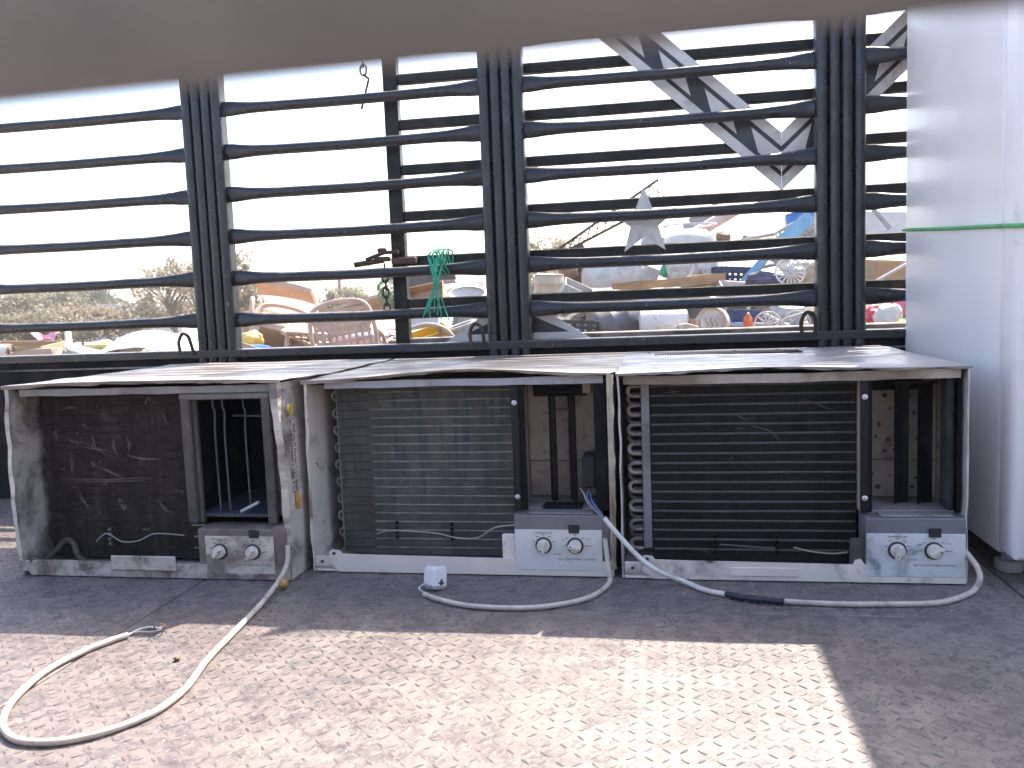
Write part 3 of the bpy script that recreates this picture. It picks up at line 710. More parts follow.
# label and stencilled writing on the side of the left unit
MB().box(W+.0062, W+.0066, .014, .040, .352, .376).build('yellow_label', mat('label_yellow', (.55, .40, .05), .6, 0, .2, 60, dirt=(.06, .05, .03), damt=.45, dscale=90), ac1)
b = MB(); r2 = random.Random(3)
for k in range(44):
    z = .342-k*.0036
    for (ya, yb) in ((.014, .026), (.030, .043)):
        if r2.random() < .8:
            y0 = ya+r2.uniform(0, .004); b.box(W+.0074-.00002*k, W+.0078-.00002*k, y0, min(yb, y0+r2.uniform(.005, .012)), z, z+r2.uniform(.0014, .0030))
b.build('stencilled_lettering', INK, ac1)
MB().lathe([(.0001, 0), (.008, .004), (.009, .016), (.005, .024), (.0001, .027)], 7, Matrix.Translation((W+.010, .03, .148)) @ Matrix.Scale(1.5, 4, (0, 0, 1)) @ Matrix.Scale(.5, 4, (0, 1, 0))).build('rust_blister', mat('ochre_foam', (.45, .27, .09), .9, 0, .3, 60, bump=1), ac1)
# flaking edge strip between the middle and right units
b = MB(); b.grid(lambda s, t: Vector((W-.004+s*(.011+.006*nz((t*8, 1, 2))), -.0078-.003*nz((t*14, s*3, 5)), .02+t*.402)), 4, 40, (0, -.0012, 0))
b.build('flaking_edge', mat('flaking_paint', (.42, .37, .29), .7, 0, .2, 20, dirt=(.16, .09, .055), damt=.5, dscale=14, dstretch=(3, 1, .6)), ac2, smooth=True)

# cords
def cordpts(px, z=.006): return [atz(x, y, z) for x, y in px]
R_ = .0052
p1 = [at(288, 545, -.056), at(288, 556, -.062), at(286, 567, -.070), atz(278, 582, .016)] + cordpts([(261, 604), (237, 629), (207, 660), (186, 688), (156, 711), (110, 730), (62, 741), (22, 741), (5, 731), (4, 716), (17, 696), (46, 671), (82, 652), (112, 640), (128, 635)], .0062)
c = MB().tube(local(ac1, spline(p1, 8)), R_, 10).build('power_cord', CORD, ac1, smooth=True)
for pts, mt in (([(128, 635), (140, 629), (152, 627), (162, 629)], CORDW), ([(128, 635), (137, 632), (150, 632), (161, 630)], BROWNW), ([(150, 627), (158, 628), (165, 626)], CORDW)):
    MB().tube(local(ac1, spline(cordpts(pts, .004), 5)), .0017, 6).build('wire', mt, c, smooth=True)
MB().tube(local(ac1, spline([atz(165, 626, .005), atz(166, 625, .014), atz(163, 624, .022), atz(160, 624, .02)], 5)), .0015, 6).build('bare_copper', COPPER, c, smooth=True)
MB().tube(local(ac1, spline([atz(155, 629, .006), atz(155, 628, .014), atz(154, 627, .02)], 4)), .0015, 6).build('bare_copper', IRON, c, smooth=True)

p2 = [Vector((-.692, -.002, .085)), Vector((-.688, -.015, .060)), Vector((-.684, -.035, .03))] + cordpts([(609, 583), (592, 596), (562, 604), (522, 608), (472, 606), (441, 600), (424, 594)], .0062)
c = MB().tube(local(ac2, spline(p2, 8)), R_*.95, 10).build('power_cord', CORD, ac2, smooth=True)
for k in range(3):
    MB().tube(local(ac2, spline([atz(425, 594, .006), atz(421-k, 588, .012+.004*k), atz(424+k, 583, .016), atz(431, 580, .02)], 5)), .0016, 6).build('wire', BLUEW if k < 2 else CORDW, c, smooth=True)
PLUG = mat('white_plug', (.68, .68, .69), .35, 0, .03, 20, dirt=(.5, .49, .48), damt=.2, dscale=20)
pl = MB().box(-.020, .020, -.019, .019, 0, .046, .007).build('plug', PLUG, c); pp = local(ac2, [atz(435, 589, .0015)])[0]
pl.location = pp; pl.rotation_euler = (-.16, .24, .95)
MB().box(-.003, .003, -.0205, -.0185, .008, .020, .001).build('plug_mark', INK, pl); MB().box(-.0075, .0075, -.0205, -.0185, .011, .0145, .001).build('plug_mark', INK, pl)

P3a = [Vector((-.014, .012, .075)), at(969, 556, -.006), at(977, 567, -.024), at(980, 579, -.05)+Vector((0, 0, .002)), atz(974, 590, .0075)] + cordpts([(958, 598), (935, 603), (900, 604), (840, 604), (778, 601)], .0062)
c = MB().tube(local(ac3, spline(P3a, 8)), R_, 10).build('power_cord', CORD, ac3, smooth=True)
P3b = cordpts([(730, 595), (705, 590)], .0066) + [atz(683, 581, .010), at(660, 572, -.055), at(640, 558, -.042), at(622, 539, -.032), at(604, 518, -.022)]
MB().tube(local(ac3, spline(P3b, 8)), R_*.98, 10).build('cord_sheath', CORDW, c, smooth=True)
tp_ = [a + Vector((0, 0, .001*math.sin(k*2.3))) for k, a in enumerate(spline(cordpts([(784, 602), (765, 600), (745, 598), (726, 594)], .0075), 6))]
MB().tube(local(ac3, tp_), [R_*(1.2+.5*nz((k*.55, 0, 1))) for k in range(len(tp_))], 10).build('tape_wrap', TAPE, c, smooth=True)
for mt, e in ((BLUEW, [(604, 518, -.022), (597, 510, -.018), (590, 503, -.01), (587, 497, .0), (589, 490, .02)]), (BROWNW, [(604, 518, -.022), (596, 511, -.016), (588, 503, -.006), (584, 494, .01), (580, 488, .04)]), (BLUEW, [(604, 518, -.022), (598, 509, -.02), (592, 501, -.012), (590, 493, .01)])):
    MB().tube(local(ac3, spline([at(*q) for q in e], 5)), .0017, 6).build('wire', mt, c, smooth=True)

# crumbs on the deck
def lump(name, label, cat, loc, r, m, sq=(1, 1, .6), sub=2):
    import bmesh
    bm = bmesh.new(); bmesh.ops.create_icosphere(bm, subdivisions=sub, radius=1)
    for v in bm.verts:
        k = 1+.35*noise.noise(v.co*1.3+Vector(loc)*7)+.15*noise.noise(v.co*4+Vector(loc)); v.co = Vector((v.co.x*sq[0], v.co.y*sq[1], v.co.z*sq[2]))*k*r
    mn = min(v.co.z for v in bm.verts)
    for v in bm.verts: v.co.z -= mn
    me = bpy.data.meshes.new(name); bm.to_mesh(me); bm.free(); me.materials.append(m)
    o = bpy.data.objects.new(name, me); COL.objects.link(o); o.location = loc
    return tag(o, label, cat)
q = atz(283, 589, 0); lump('foam_crumb', 'yellow foam crumb under the corner of the leftmost air conditioner', 'foam', (q.x, q.y, .0005), .014, mat('ochre_foam', (.45, .27, .09)), (.8, .8, .8))
q = atz(177, 661, 0); lump('pebble', 'tiny dark brown pebble on the sunlit deck inside the cord loop', 'pebble', (q.x, q.y, .001), .0055, mat('brown_stone', (.16, .11, .06), .8))

# ------------------------------------------------------------------ refrigerator
fx, fh = .071, 1.385
fr = thing('refrigerator', 'tall white refrigerator standing right of the air conditioners', 'refrigerator', (fx, 0, 0))
MB().box(0, .60, .060, .700, .045, fh, .006).build('cabinet', FRIDGEW, fr, smooth=True)
# door with rounded vertical edges and a rounded lower corner
def rr(x0, x1, y0, y1, r, n=7):
    pts = [(x1, y1), (x0, y1)]
    pts += [(x0+r-r*math.cos(math.pi/2*k/n), y0+r-r*math.sin(math.pi/2*k/n)) for k in range(n+1)]
    pts += [(x1-r+r*math.sin(math.pi/2*k/n), y0+r-r*math.cos(math.pi/2*k/n)) for k in range(n+1)]
    return pts
def door(z0, z1):
    b = MB(); prof = rr(.0, .60, -.012, .050, .026); N_ = len(prof); lv = []
    for z, ins in ((z0, .014), (z0+.004, .006), (z0+.012, 0), (z1-.012, 0), (z1-.004, .006), (z1, .014)):
        lv.append([(min(max(x, ins), .60-ins), max(y, -.012+ins), z) for x, y in prof])
    vs = sum(lv, []); fs = [tuple(range(N_))[::-1], tuple(5*N_+k for k in range(N_))]
    for l in range(5):
        for k in range(N_): fs.append((l*N_+k, l*N_+(k+1) % N_, (l+1)*N_+(k+1) % N_, (l+1)*N_+k))
    return b.add(vs, fs)
d = door(.048, fh).build('door', FRIDGEW, fr, smooth=True); MB().box(.53, .55, -.034, -.0125, .75, .95, .006).build('handle', FRIDGEW, d)
MB().box(.008, .592, .0505, .0595, .055, fh-.01).build('door_gasket', mat('grey_gasket', (.35, .36, .38), .6), fr)
for x, y in ((.035, .095), (.565, .095), (.035, .64), (.565, .64)):
    MB().lathe([(.024, 0), (.026, .004), (.026, .022), (.014, .024), (.014, .044)], 20, Matrix.Translation((x, y, .001))).build('foot', mat('foot_grey', (.42, .42, .42), .5), fr, smooth=True)
zr0, zr1 = .722, .676
pts = [(.071-.004, .704, zr0), (.071-.0042, .40, .701), (.071-.0042, .06, .680), (.071-.004, -.004, .675), (.085, -.0165, .674), (.35, -.0165, .672), (.66, -.0165, .670), (.675, 0, .672), (.675, .70, .70), (.37, .704, .71), (.071-.004, .704, zr0)]
rb = MB(); rb.tube(pts, .0042, 8, False); o = rb.build('green_rope', mat('lime_rope', (.10, .36, .14), .7, 0, .3, 60, bump=1.0, bscale=90), smooth=True)
tag(o, 'thin light green rope tied round the white refrigerator', 'rope')
#SCRAP
# ------------------------------------------------------------------ scrap yard behind the truck
def sm(a, b, x): t = max(0, min(1, (x-a)/(b-a))); return t*t*(3-2*t)
def hz(x, y):
    z = GZ + 1.27*sm(2.5, 3.4, y)*sm(10.5, 8.5, y)*sm(-9.5, -7, x)*sm(7.5, 5.5, x)
    z += .46*sm(4.9, 6.4, y)*sm(-2.4, -1.0, x)*sm(9.8, 8.2, y)*sm(7.5, 5, x)
    return z + .07*nz((x*1.3, y*1.3, 3)) + .05*nz((x*4, y*4, 8))
b = MB(); b.grid(lambda s, t: Vector((-10+18*s, 2.3+8.5*t, hz(-10+18*s, 2.3+8.5*t))), 110, 56)
o = b.build('scrap_mound', mat('mound_dirt', (.10, .085, .07), .9, 0, .35, 6, dirt=(.17, .15, .125), damt=.5, dscale=5, bump=.6, bscale=12), smooth=True); tag(o, 'low mound of earth and crushed scrap behind the truck', 'mound', kind='structure')
def pl(name, c, rough=.45, v=.08, dirt=True): return mat('sc_'+name, c, rough, 0, v, 10, dirt=tuple(x*.55+.06 for x in c) if dirt else None, damt=.35, dscale=6, bump=.08)
WHT = pl('white', (.50, .49, .47)); CRM = pl('cream', (0.42, 0.35, 0.25)); PCH = pl('peach', (.44, .31, .23)); BGE = pl('beige', (0.38, 0.29, 0.22)); GRY = pl('grey', (.30, .30, .31))
DGR = pl('dark_grey', (.09, .09, .10)); LGR = pl('light_grey', (0.34, 0.34, 0.34)); YEL = pl('yellow', (0.46, 0.3, 0.03)); BLU = pl('blue', (.03, .14, .42)); LBL = pl('light_blue', (0.2, 0.36, 0.5)); NVY = pl('navy', (.02, .035, .10))
RED = pl('red', (.50, .04, .07)); GRN = pl('green', (.05, .28, .16)); WOOD = mat('sc_wood', (.34, .21, .11), .75, 0, .2, 8, dirt=(.25, .15, .08), damt=.5, dscale=8, dstretch=(.3, 2, 2), bump=.3)
BRN = pl('brown', (.20, .12, .08)); CARD = mat('sc_card', (.32, .22, .13), .85, 0, .1, 6, dirt=(.33, .23, .14), damt=.4, dscale=5); ORG = pl('orange', (.62, .13, .03)); PNK = pl('pink', (.55, .12, .22)); LIM = pl('lime', (.45, .55, .10)); PURP = pl('purple', (.06, .05, .09))
SM = [WHT, CRM, BGE, GRY, DGR, LGR, BRN, CARD, WOOD, BLU, PCH]
b = MB(); r3 = random.Random(11)
for k in range(2600):
    x = r3.uniform(-8, 6); y = r3.uniform(3.3, 9); s = r3.uniform(.025, .085)
    M_ = Matrix.Translation((x, y, hz(x, y)+s*.3)) @ Euler((r3.gauss(0, .35), r3.gauss(0, .35), r3.uniform(0, 6))).to_matrix().to_4x4()
    b.mi = r3.choice([0, 1, 2, 2, 3, 3, 4, 4, 5, 6, 6, 7, 8, 8, 9, 10])
    b.box(-s*r3.uniform(.5, 1.6), s, -s*.6, s*.6, -s*r3.uniform(.06, .5), s*.1, s*.05, M_)
o = b.build('scrap_rubble', SM); tag(o, 'mixed broken plastic and metal scraps covering the mound', 'scrap', kind='stuff')

def loc_(px, py, Y): return at(px, py, Y)
def mpp(Y): return (Y-CAMP.y)/FPX*1.02
def E(x, y, z): return tuple(math.radians(a) for a in (x, y, z))

def chair(label, P, rot, m, s=1.0, group='discarded plastic chairs'):
    t = thing('plastic_chair', label, 'chair', P, rot, group, s)
    b = MB(); b.grid(lambda u, v: Vector((-.22+.44*u, -.21+.42*v, .02*math.cos(math.pi*(u-.5))*-1+.42+.012*math.sin(math.pi*v))), 8, 8, (0, 0, .012)); b.build('seat', m, t, smooth=True)
    b = MB(); b.box(-.235, .235, -.225, -.2105, .385, .43, .006); b.build('seat_apron', m, t)
    # backrest with rows of slots: rim and lattice
    Mb = Matrix.Translation((0, .215, .41)) @ Matrix.Rotation(math.radians(-14), 4, 'X')
    b = MB(); pts = spline([(-.22, 0, 0), (-.245, 0, .22), (-.20, 0, .42), (0, 0, .47), (.20, 0, .42), (.245, 0, .22), (.22, 0, 0)], 6)
    b.tube([Mb @ p for p in pts], .018, 8); b.build('back_rim', m, t, smooth=True)
    b = MB()
    for k in range(9): b.box(-.205+k*.0495, -.181+k*.0495, -.004, .004, .0, .40 if 0 < k < 8 else .33, .002, Mb)
    for k in range(7): b.box(-.215, .215, -.0055, .0055, .03+k*.058, .058+k*.058, .002, Mb)
    b.build('backrest', m, t)
    for sx in (-1, 1):
        for sy in (-1, 1):
            b = MB(); b.prism([(-.032, -.012), (.032, -.012), (.026, .014), (-.026, .014)], 0, .40, 'xy', Matrix.Translation((sx*.25, sy*.22, 0)) @ Matrix.Shear('XY', 4, (-sx*.09, -sy*.03)))
            b.build('leg', m, t)
        b = MB(); b.tube(spline([(sx*.235, -.20, .40), (sx*.265, -.215, .52), (sx*.275, -.17, .62), (sx*.27, .02, .63), (sx*.25, .22, .62)], 5), .017, 8); b.build('armrest', m, t, smooth=True)
    return t
def drum(name, label, cat, P, rot, r, h, m, band=None, prof=None, group=None):
    t = thing(name, label, cat, P, rot, group)
    pr = prof or [(r*.9, 0), (r*.97, h*.03), (r, h*.10), (r, h*.30), (r*1.03, h*.33), (r*1.03, h*.36), (r, h*.39), (r, h*.64), (r*1.03, h*.67), (r*1.03, h*.70), (r, h*.73), (r, h*.93), (r*.93, h)]
    MB().lathe(pr, 28).build('body', m, t, smooth=True)
    MB().lathe([(r*.80, h*1.0005), (r*.85, h*1.02), (r*.97, h*1.02), (r*.99, h*.985), (r*.94, h*.97)], 28, None, True).build('rim', band or m, t, smooth=True)
    return t
def board(name, label, cat, P, rot, lx, ly, lz, m, bend=.0, group=None):
    b = MB(); b.grid(lambda u, v: Vector(((u-.5)*lx, (v-.5)*ly, lz/2+bend*math.sin(math.pi*u)+.012*lx*nz((u*3, v*2, lx*7)))), 16, 4, (0, 0, lz)); o = b.build(name, m, None, loc=P, rot=rot)
    return tag(o, label, cat, group)
def openbox(name, label, cat, P, rot, lx, ly, lz, m, m2=None, group=None, slots=0):
    t = thing(name, label, cat, P, rot, group); th = max(.006, lx*.03)
    MB().box(-lx/2, lx/2, -ly/2, ly/2, 0, th, th*.2).build('bottom', m, t)
    def wall(ax, sg):
        b = MB(); Lw = lx if ax == 'x' else ly-2*th-.001
        if slots:
            n = max(3, int(Lw/.045)); b2 = []
            for k in range(n+1):
                u = -Lw/2+Lw*k/n; b2.append((max(-Lw/2, u-.007), min(Lw/2, u+.007), th, lz*.999))
            for z in (th, lz*.36, lz*.68, lz-.02): b2.append((-Lw/2, Lw/2, z, z+.018))
            for q, (u0, u1, z0, z1) in enumerate(b2):
                e = .0005*(q % 3)
                b.box(*((u0, u1, -th/2-e, th/2+e) if ax == 'x' else (-th/2-e, th/2+e, u0, u1)), z0, z1)
        else: b.box(*((-Lw/2, Lw/2, -th/2, th/2) if ax == 'x' else (-th/2, th/2, -Lw/2, Lw/2)), th+.0005, lz, th*.2)
        b.build('wall', m2 or m, t, loc=((0, sg*(ly/2-th/2), 0) if ax == 'x' else (sg*(lx/2-th/2), 0, 0)))
    for ax in 'xy':
        for sg in (-1, 1): wall(ax, sg)
    return t
def roll(name, label, P, rot, r, h, m, me):
    t = thing(name, label, 'rug', P, rot)
    MB().lathe([(r*.97, 0), (r, .02), (r*1.01, h*.5), (r, h-.02), (r*.97, h)], 26).build('roll', m, t, smooth=True)
    pts = [(r*.97*(1-k/75)*math.cos(k*.35), r*.97*(1-k/75)*math.sin(k*.35), h+.003) for k in range(66)]
    MB().tube(pts, .006, 5).build('spiral_edge', me, t, smooth=True); return t
def bag(name, label, cat, P, r, m, sq): return lump(name, label, cat, P, r, m, sq, 3)
def wheel(label, P, rot, r, m, n=14, name='wheel', cat='wheel'):
    t = thing(name, label, cat, P, rot)
    MB().tube([(r*math.cos(a*math.pi/16), r*math.sin(a*math.pi/16), 0) for a in range(33)], r*.07, 8, False).build('rim', m, t, smooth=True)
    MB().lathe([(.0001, -.03), (r*.14, -.03), (r*.14, .03), (.0001, .03)], 14).build('hub', m, t)
    for k in range(n):
        a = 2*math.pi*k/n; MB().tube([(r*.13*math.cos(a), r*.13*math.sin(a), .0), (r*math.cos(a+.1), r*math.sin(a+.1), 0)], .006, 5).build('spoke', m, t)
    return t

# left bay
openbox('cardboard_box', 'large brown cardboard box at the left edge of the heap', 'box', at(22, 372, 5.2), E(4, 2, 12), .62, .5, .26, CARD)
roll('speckled_rug', 'small white speckled rolled rug at the left edge of the heap', at(-18, 352, 4.6), E(0, 90, 6), .06, .25, mat('speckle', (.62, .57, .54), .9, 0, .05, 10, spots=(.22, .12, .12), samt=.5, sscale=90), BRN)
board('cushion_strip', 'peach foam strip lying in front of the brown cardboard box', 'cushion', at(32, 356, 4.4), E(0, -8, 10), .42, .16, .06, PCH, .02)
b = MB(); b.grid(lambda u, v: Vector((.32*u, .1*v, .03*math.sin(u*9)+.025*math.sin(v*4+u*5))), 22, 5, (0, 0, .006)); tag(b.build('pink_cloth', mat('pink_stripes', (.60, .28, .36), .9, 0, .3, 60), None, True, at(22, 335, 5.0), E(20, 9, -4)), 'crumpled pink cloth lying on the brown cardboard box', 'cloth')
chair('white plastic chair tipped over near the left end of the heap', at(88, 352, 4.7), E(112, 18, 40), WHT, .8)
bag('yellow_bag', 'pale yellow plastic bag beside the tipped white chair', 'bag', at(103, 358, 4.9), .13, pl('pale_yellow', (.6, .53, .26)), (1.4, .8, .6))
b = MB(); b.grid(lambda u, v: Vector((-.42+.84*u, -.3+.6*v, .30*math.sin(math.pi*min(1, max(0, u*.95+.05)))**.45*math.sin(math.pi*(.12+.76*v))**.5+.02*nz((u*4, v*4, 1)))), 30, 18); tag(b.build('white_tarp', WHT, None, True, at(158, 368, 4.5), E(0, 0, 4)), 'smooth white plastic sheet draped over the heap left of the fluted post', 'sheet')
# second bay
chair('peach plastic chair with perforated back, lying tilted on the heap', at(272, 392, 4.5), E(-26, 16, 26), PCH, 1.08)
openbox('plastic_tub', 'beige plastic tub upside down below the peach chair', 'tub', at(268, 352, 3.9), E(172, 22, 20), .42, .3, .12, BGE)
board('beige_sheet', 'flat beige plastic sheet sloping below the peach chair', 'sheet', at(318, 340, 4.15), E(18, 24, -10), .5, .22, .03, BGE)
chair('pinkish beige plastic chair half buried in front of the heap', at(356, 318, 4.0)-Vector((0, 0, .70)), E(14, 8, 196), pl('pink_beige', (.42, .30, .25)), .9)
bag('blue_bag', 'small blue plastic bag at the foot of the fluted post', 'bag', at(256, 357, 3.8), .09, BLU, (1.3, .8, .45))
bag('ochre_bag', 'yellow ochre crumpled bag behind the small blue bag', 'bag', at(252, 352, 4.1), .09, pl('ochre', (.55, .42, .12)), (1, .8, .8))
board('long_board', 'long pale board propped across the heap behind the upright', 'board', at(362, 310, 5.0), E(-25, -13, 12), .95, .26, .03, pl('pale_board', (.44, .33, .23)), .02)
b = MB()
for k in range(40):
    a = rnd.uniform(0, 6.28); e = rnd.uniform(-1.4, 1.4); pts = [(.085*math.cos(a+t*.35)*math.cos(e+.2*math.sin(t)), .06*math.sin(a+t*.35)*math.cos(e), .115*math.sin(e+t*.12)) for t in range(10)]
    b.tube(pts, .004, 4)
tag(b.build('green_net', mat('net_green', (.16, .27, .17), .9), None, False, at(388, 292, 4.6)), 'bundle of grey-green netting behind the gate latch chain', 'net')
t = thing('car_bumper', 'dark grey moulded plastic bumper on top of the heap', 'bumper', at(432, 284, 5.0), E(8, -8, 8))
MB().grid(lambda u, v: Vector((-.2+.4*u, .12*math.sin(math.pi*u), .06*math.sin(math.pi*v*.8)+.10*v*(1-.3*u))), 18, 8, (0, -.012, 0)).build('shell', DGR, t, True); MB().grid(lambda u, v: Vector((-.19+.38*u, .10*math.sin(math.pi*u)+.02, -.03+.028*v)), 18, 2, (0, -.01, 0)).build('lower_lip', GRY, t, True)
openbox('wooden_tray', 'shallow open wooden tray tilted towards the truck', 'tray', at(428, 300, 4.7), E(38, -10, 6), .28, .24, .07, WOOD)
drum('white_basin', 'wide white plastic basin right of the green twine', 'basin', at(468, 304, 5.0), E(20, 6, 0), .17, .10, WHT, None, [(.10, 0), (.12, .01), (.165, .09), (.175, .10), (.15, .09), (.10, .02), (.0001, .018)])
board('striped_mat', 'narrow brown striped mat on top of the heap', 'mat', at(476, 287, 5.4), E(30, -10, 8), .30, .14, .02, mat('brown_stripes', (.30, .18, .14), .9, 0, .5, 40, dirt=(.55, .45, .38), damt=.5, dscale=20, dstretch=(3, .2, 1)))
openbox('yellow_crate', 'yellow plastic crate half buried behind the gate upright', 'crate', at(432, 352, 4.0), E(12, -16, 24), .30, .22, .15, YEL)
t = thing('bent_pipe', 'beige bent chair arm arching over the yellow crate', 'chair arm', at(435, 332, 3.85), E(0, 0, 8)); MB().tube(spline([(-.16, 0, .03), (-.05, 0, .05), (.06, .01, .02), (.14, .02, -.07), (.18, .03, -.16)], 6), .016, 9).build('arm', BGE, t, True); MB().tube(spline([(.03, 0, .035), (.05, .01, -.05), (.11, .01, -.13)], 5), .014, 8).build('stay', BRN, t, True)
drum('grey_bucket', 'light grey plastic bucket left of the middle fluted post', 'bucket', at(470, 352, 4.1), E(8, -16, 0), .115, .20, LGR, WHT, [(.085, 0), (.09, .004), (.112, .18), (.118, .185), (.118, .20), (.108, .20), (.085, .01), (.0001, .01)])
MB_ = None
# third bay
drum('banded_bucket', 'cream bucket with raised bands right of the middle fluted post', 'bucket', at(549, 300, 5.4), E(4, 3, 0), .125, .21, CRM, BRN)
openbox('grey_housing', 'light grey appliance housing tipped beside the cream bucket', 'housing', at(573, 300, 5.0), E(20, 26, 14), .24, .2, .12, LGR)
drum('white_tank', 'big rounded white water tank lying on its side', 'tank', at(586, 281, 5.9), E(0, 84, 8), .17, .52, WHT, LGR, [(.0001, -.04), (.08, -.03), (.14, 0), (.168, .05), (.172, .12), (.172, .40), (.16, .46), (.12, .50), (.05, .53)])
board('timber_plank', 'rough brown timber plank lying across the top of the heap', 'plank', at(668, 284, 5.0), E(-6, -3, 3), .86, .10, .075, WOOD)
t = drum('white_drum', 'wide white plastic tank with sloped shoulders below the chevron', 'tank', at(690, 260, 6.5), E(0, 0, 0), .26, .32, WHT, WHT, [(.24, 0), (.25, .03), (.25, .16), (.22, .22), (.15, .27), (.08, .285), (.06, .30)]); MB().lathe([(.06, .30), (.06, .33), (.0001, .335)], 16).build('cap', LGR, t, True)
t = thing('grey_duct', 'dark roofing pipe sloping behind the white tank', 'pipe', at(715, 222, 7.0), E(0, 62, 10)); MB().tube([(0, 0, -.25), (0, 0, .25)], .06, 14).build('pipe', pl('mauve', (.50, .38, .36)), t, True); MB().tube([(0, 0, -.27), (0, 0, -.20)], .068, 14).build('collar', DGR, t, True)
board('dark_sheet', 'dark bent roofing sheet poking up behind the white tank', 'sheet', at(706, 216, 7.4), E(40, -28, 0), .34, .2, .02, DGR)
for px, r_, lb in ((722, .075, 'larger rusty brown ball beside the mauve pipe'), (747, .055, 'smaller rusty brown ball right of the larger one')):
    drum('rusty_float', lb, 'float', at(px, 243, 6.6), E(20, 10, 0), r_, r_*1.6, BRN, IRON, [(.0001, 0), (r_*.7, r_*.15), (r_, r_*.7), (r_*.85, r_*1.3), (r_*.3, r_*1.6)])
drum('blue_barrel', 'bright blue plastic barrel beside the right fluted post', 'barrel', at(812, 248, 6.6), E(0, -8, 0), .20, .34, BLU)
board('blue_board', 'pale blue plank leaning against the blue barrel', 'plank', at(793, 233, 6.0), E(62, -42, 0), .42, .13, .03, LBL)
board('blue_lath', 'light blue lath standing out of the navy crate', 'lath', at(754, 271, 5.2), E(66, -48, 0), .34, .06, .025, LBL)
openbox('navy_crate', 'dark blue slotted crate on the heap behind the plank', 'crate', at(735, 284, 5.7), E(0, 4, 14), .34, .26, .14, NVY, None, None, 1)
bag('dark_bag', 'dark purple rubbish bag below the light blue lath', 'bag', at(764, 294, 5.0), .13, PURP, (1.3, .8, .6))
wheel('white plastic fan guard leaning left of the right fluted post', at(790, 272, 4.9), E(70, 14, 0), .105, WHT, 18, 'fan_guard', 'fan')
bag('cream_sack', 'pale cream sack behind the fan guard', 'sack', at(806, 290, 5.3), .15, CRM, (1.1, .9, .8))
drum('green_bottle', 'green plastic bottle among the boxes above the plank', 'bottle', at(662, 276, 5.6), E(10, 28, 0), .04, .16, GRN)
openbox('small_grey_box', 'small grey box with lid open left of the green bottle', 'box', at(648, 280, 5.6), E(10, 20, 20), .12, .10, .11, LGR)
bag('white_bundle', 'white cloth bundle right of the green bottle', 'bundle', at(678, 282, 5.6), .11, WHT, (1.0, .7, .9))
openbox('stained_box', 'white box with a rusty stained foot on the heap', 'box', at(703, 280, 5.9), E(0, 0, 8), .22, .2, .17, mat('stained_white', (.62, .60, .58), .6, 0, .05, 6, dirt=(.22, .13, .08), damt=.45, dscale=7))
drum('black_barrel', 'black plastic barrel lying on its side under the plank', 'barrel', at(592, 330, 4.1), E(-10, 82, 14), .135, .34, mat('drum_grey', (.13, .12, .115), .45, 0, .15, 8), GRY)
openbox('black_crate', 'black slotted plastic crate beside the lying barrel', 'crate', at(577, 346, 3.9), E(0, 4, 10), .26, .2, .17, pl('black', (.03, .03, .032)), None, None, 1)
roll('white_rug', 'thick white rolled rug lying in front of the heap', at(640, 324, 4.0), E(0, 90, 6), .095, .30, mat('rug_white', (.60, .58, .56), .95, 0, .1, 30, dirt=(.42, .4, .38), damt=.4, dscale=30, bump=.8), GRY)
t = drum('patterned_pouf', 'round beige cushion with a dark looped pattern beside the white rug', 'cushion', at(716, 324, 4.0), E(84, 0, -14), .10, .16, pl('pouf', (.46, .40, .35)), BGE, [(.07, 0), (.095, .02), (.105, .08), (.095, .14), (.06, .158), (.0001, .16)])
for k in range(5):
    MB().tube(spline([(-.06+k*.03+.009*(-1)**j, -.075+.03*j*(1 if abs(k-2) < 2 else .9), .160-.03*((-.075+.03*j)**2+(-.06+k*.03)**2)/.011+.002) for j in range(6)], 4), .0022, 4).build('loop_line', BRN, t)
board('scroll', 'small white printed sheet curled over the white rug', 'sheet', at(686, 332, 3.8), E(-50, 4, 8), .15, .09, .006, mat('printed', (.6, .57, .52), .8, 0, .05, 10, spots=(.06, .05, .05), samt=.45, sscale=50), .03)
openbox('blue_case', 'dark blue case on top of a pale blue tray', 'case', at(743, 324, 4.3), E(0, 3, 12), .19, .15, .1, NVY)
board('blue_tray', 'pale blue tray under the dark blue case', 'tray', at(745, 324, 4.2), E(0, 3, 12), .22, .18, .02, LBL)
bag('orange_rag', 'small bright orange rag beside the pale blue tray', 'rag', at(748, 334, 3.9), .045, ORG, (.7, .6, 1.3))
wheel('white spoked pram wheel nearest the orange rag', at(768, 325, 3.95), E(80, 18, 0), .085, WHT, 12)
wheel('white spoked pram wheel left of the right fluted post', at(797, 324, 4.2), E(78, -20, 0), .085, LGR, 12)
t = thing('pram_frame', 'white tubular pram frame between the two spoked wheels', 'pram', at(783, 328, 4.05)); 
MB().tube([(-.12, 0, .10), (.14, .02, -.05)], .010, 8).build('tube', WHT, t, True); MB().tube([(-.10, .02, -.04), (.02, .01, .06), (.13, .02, .09)], .009, 8).build('tube', LGR, t, True)
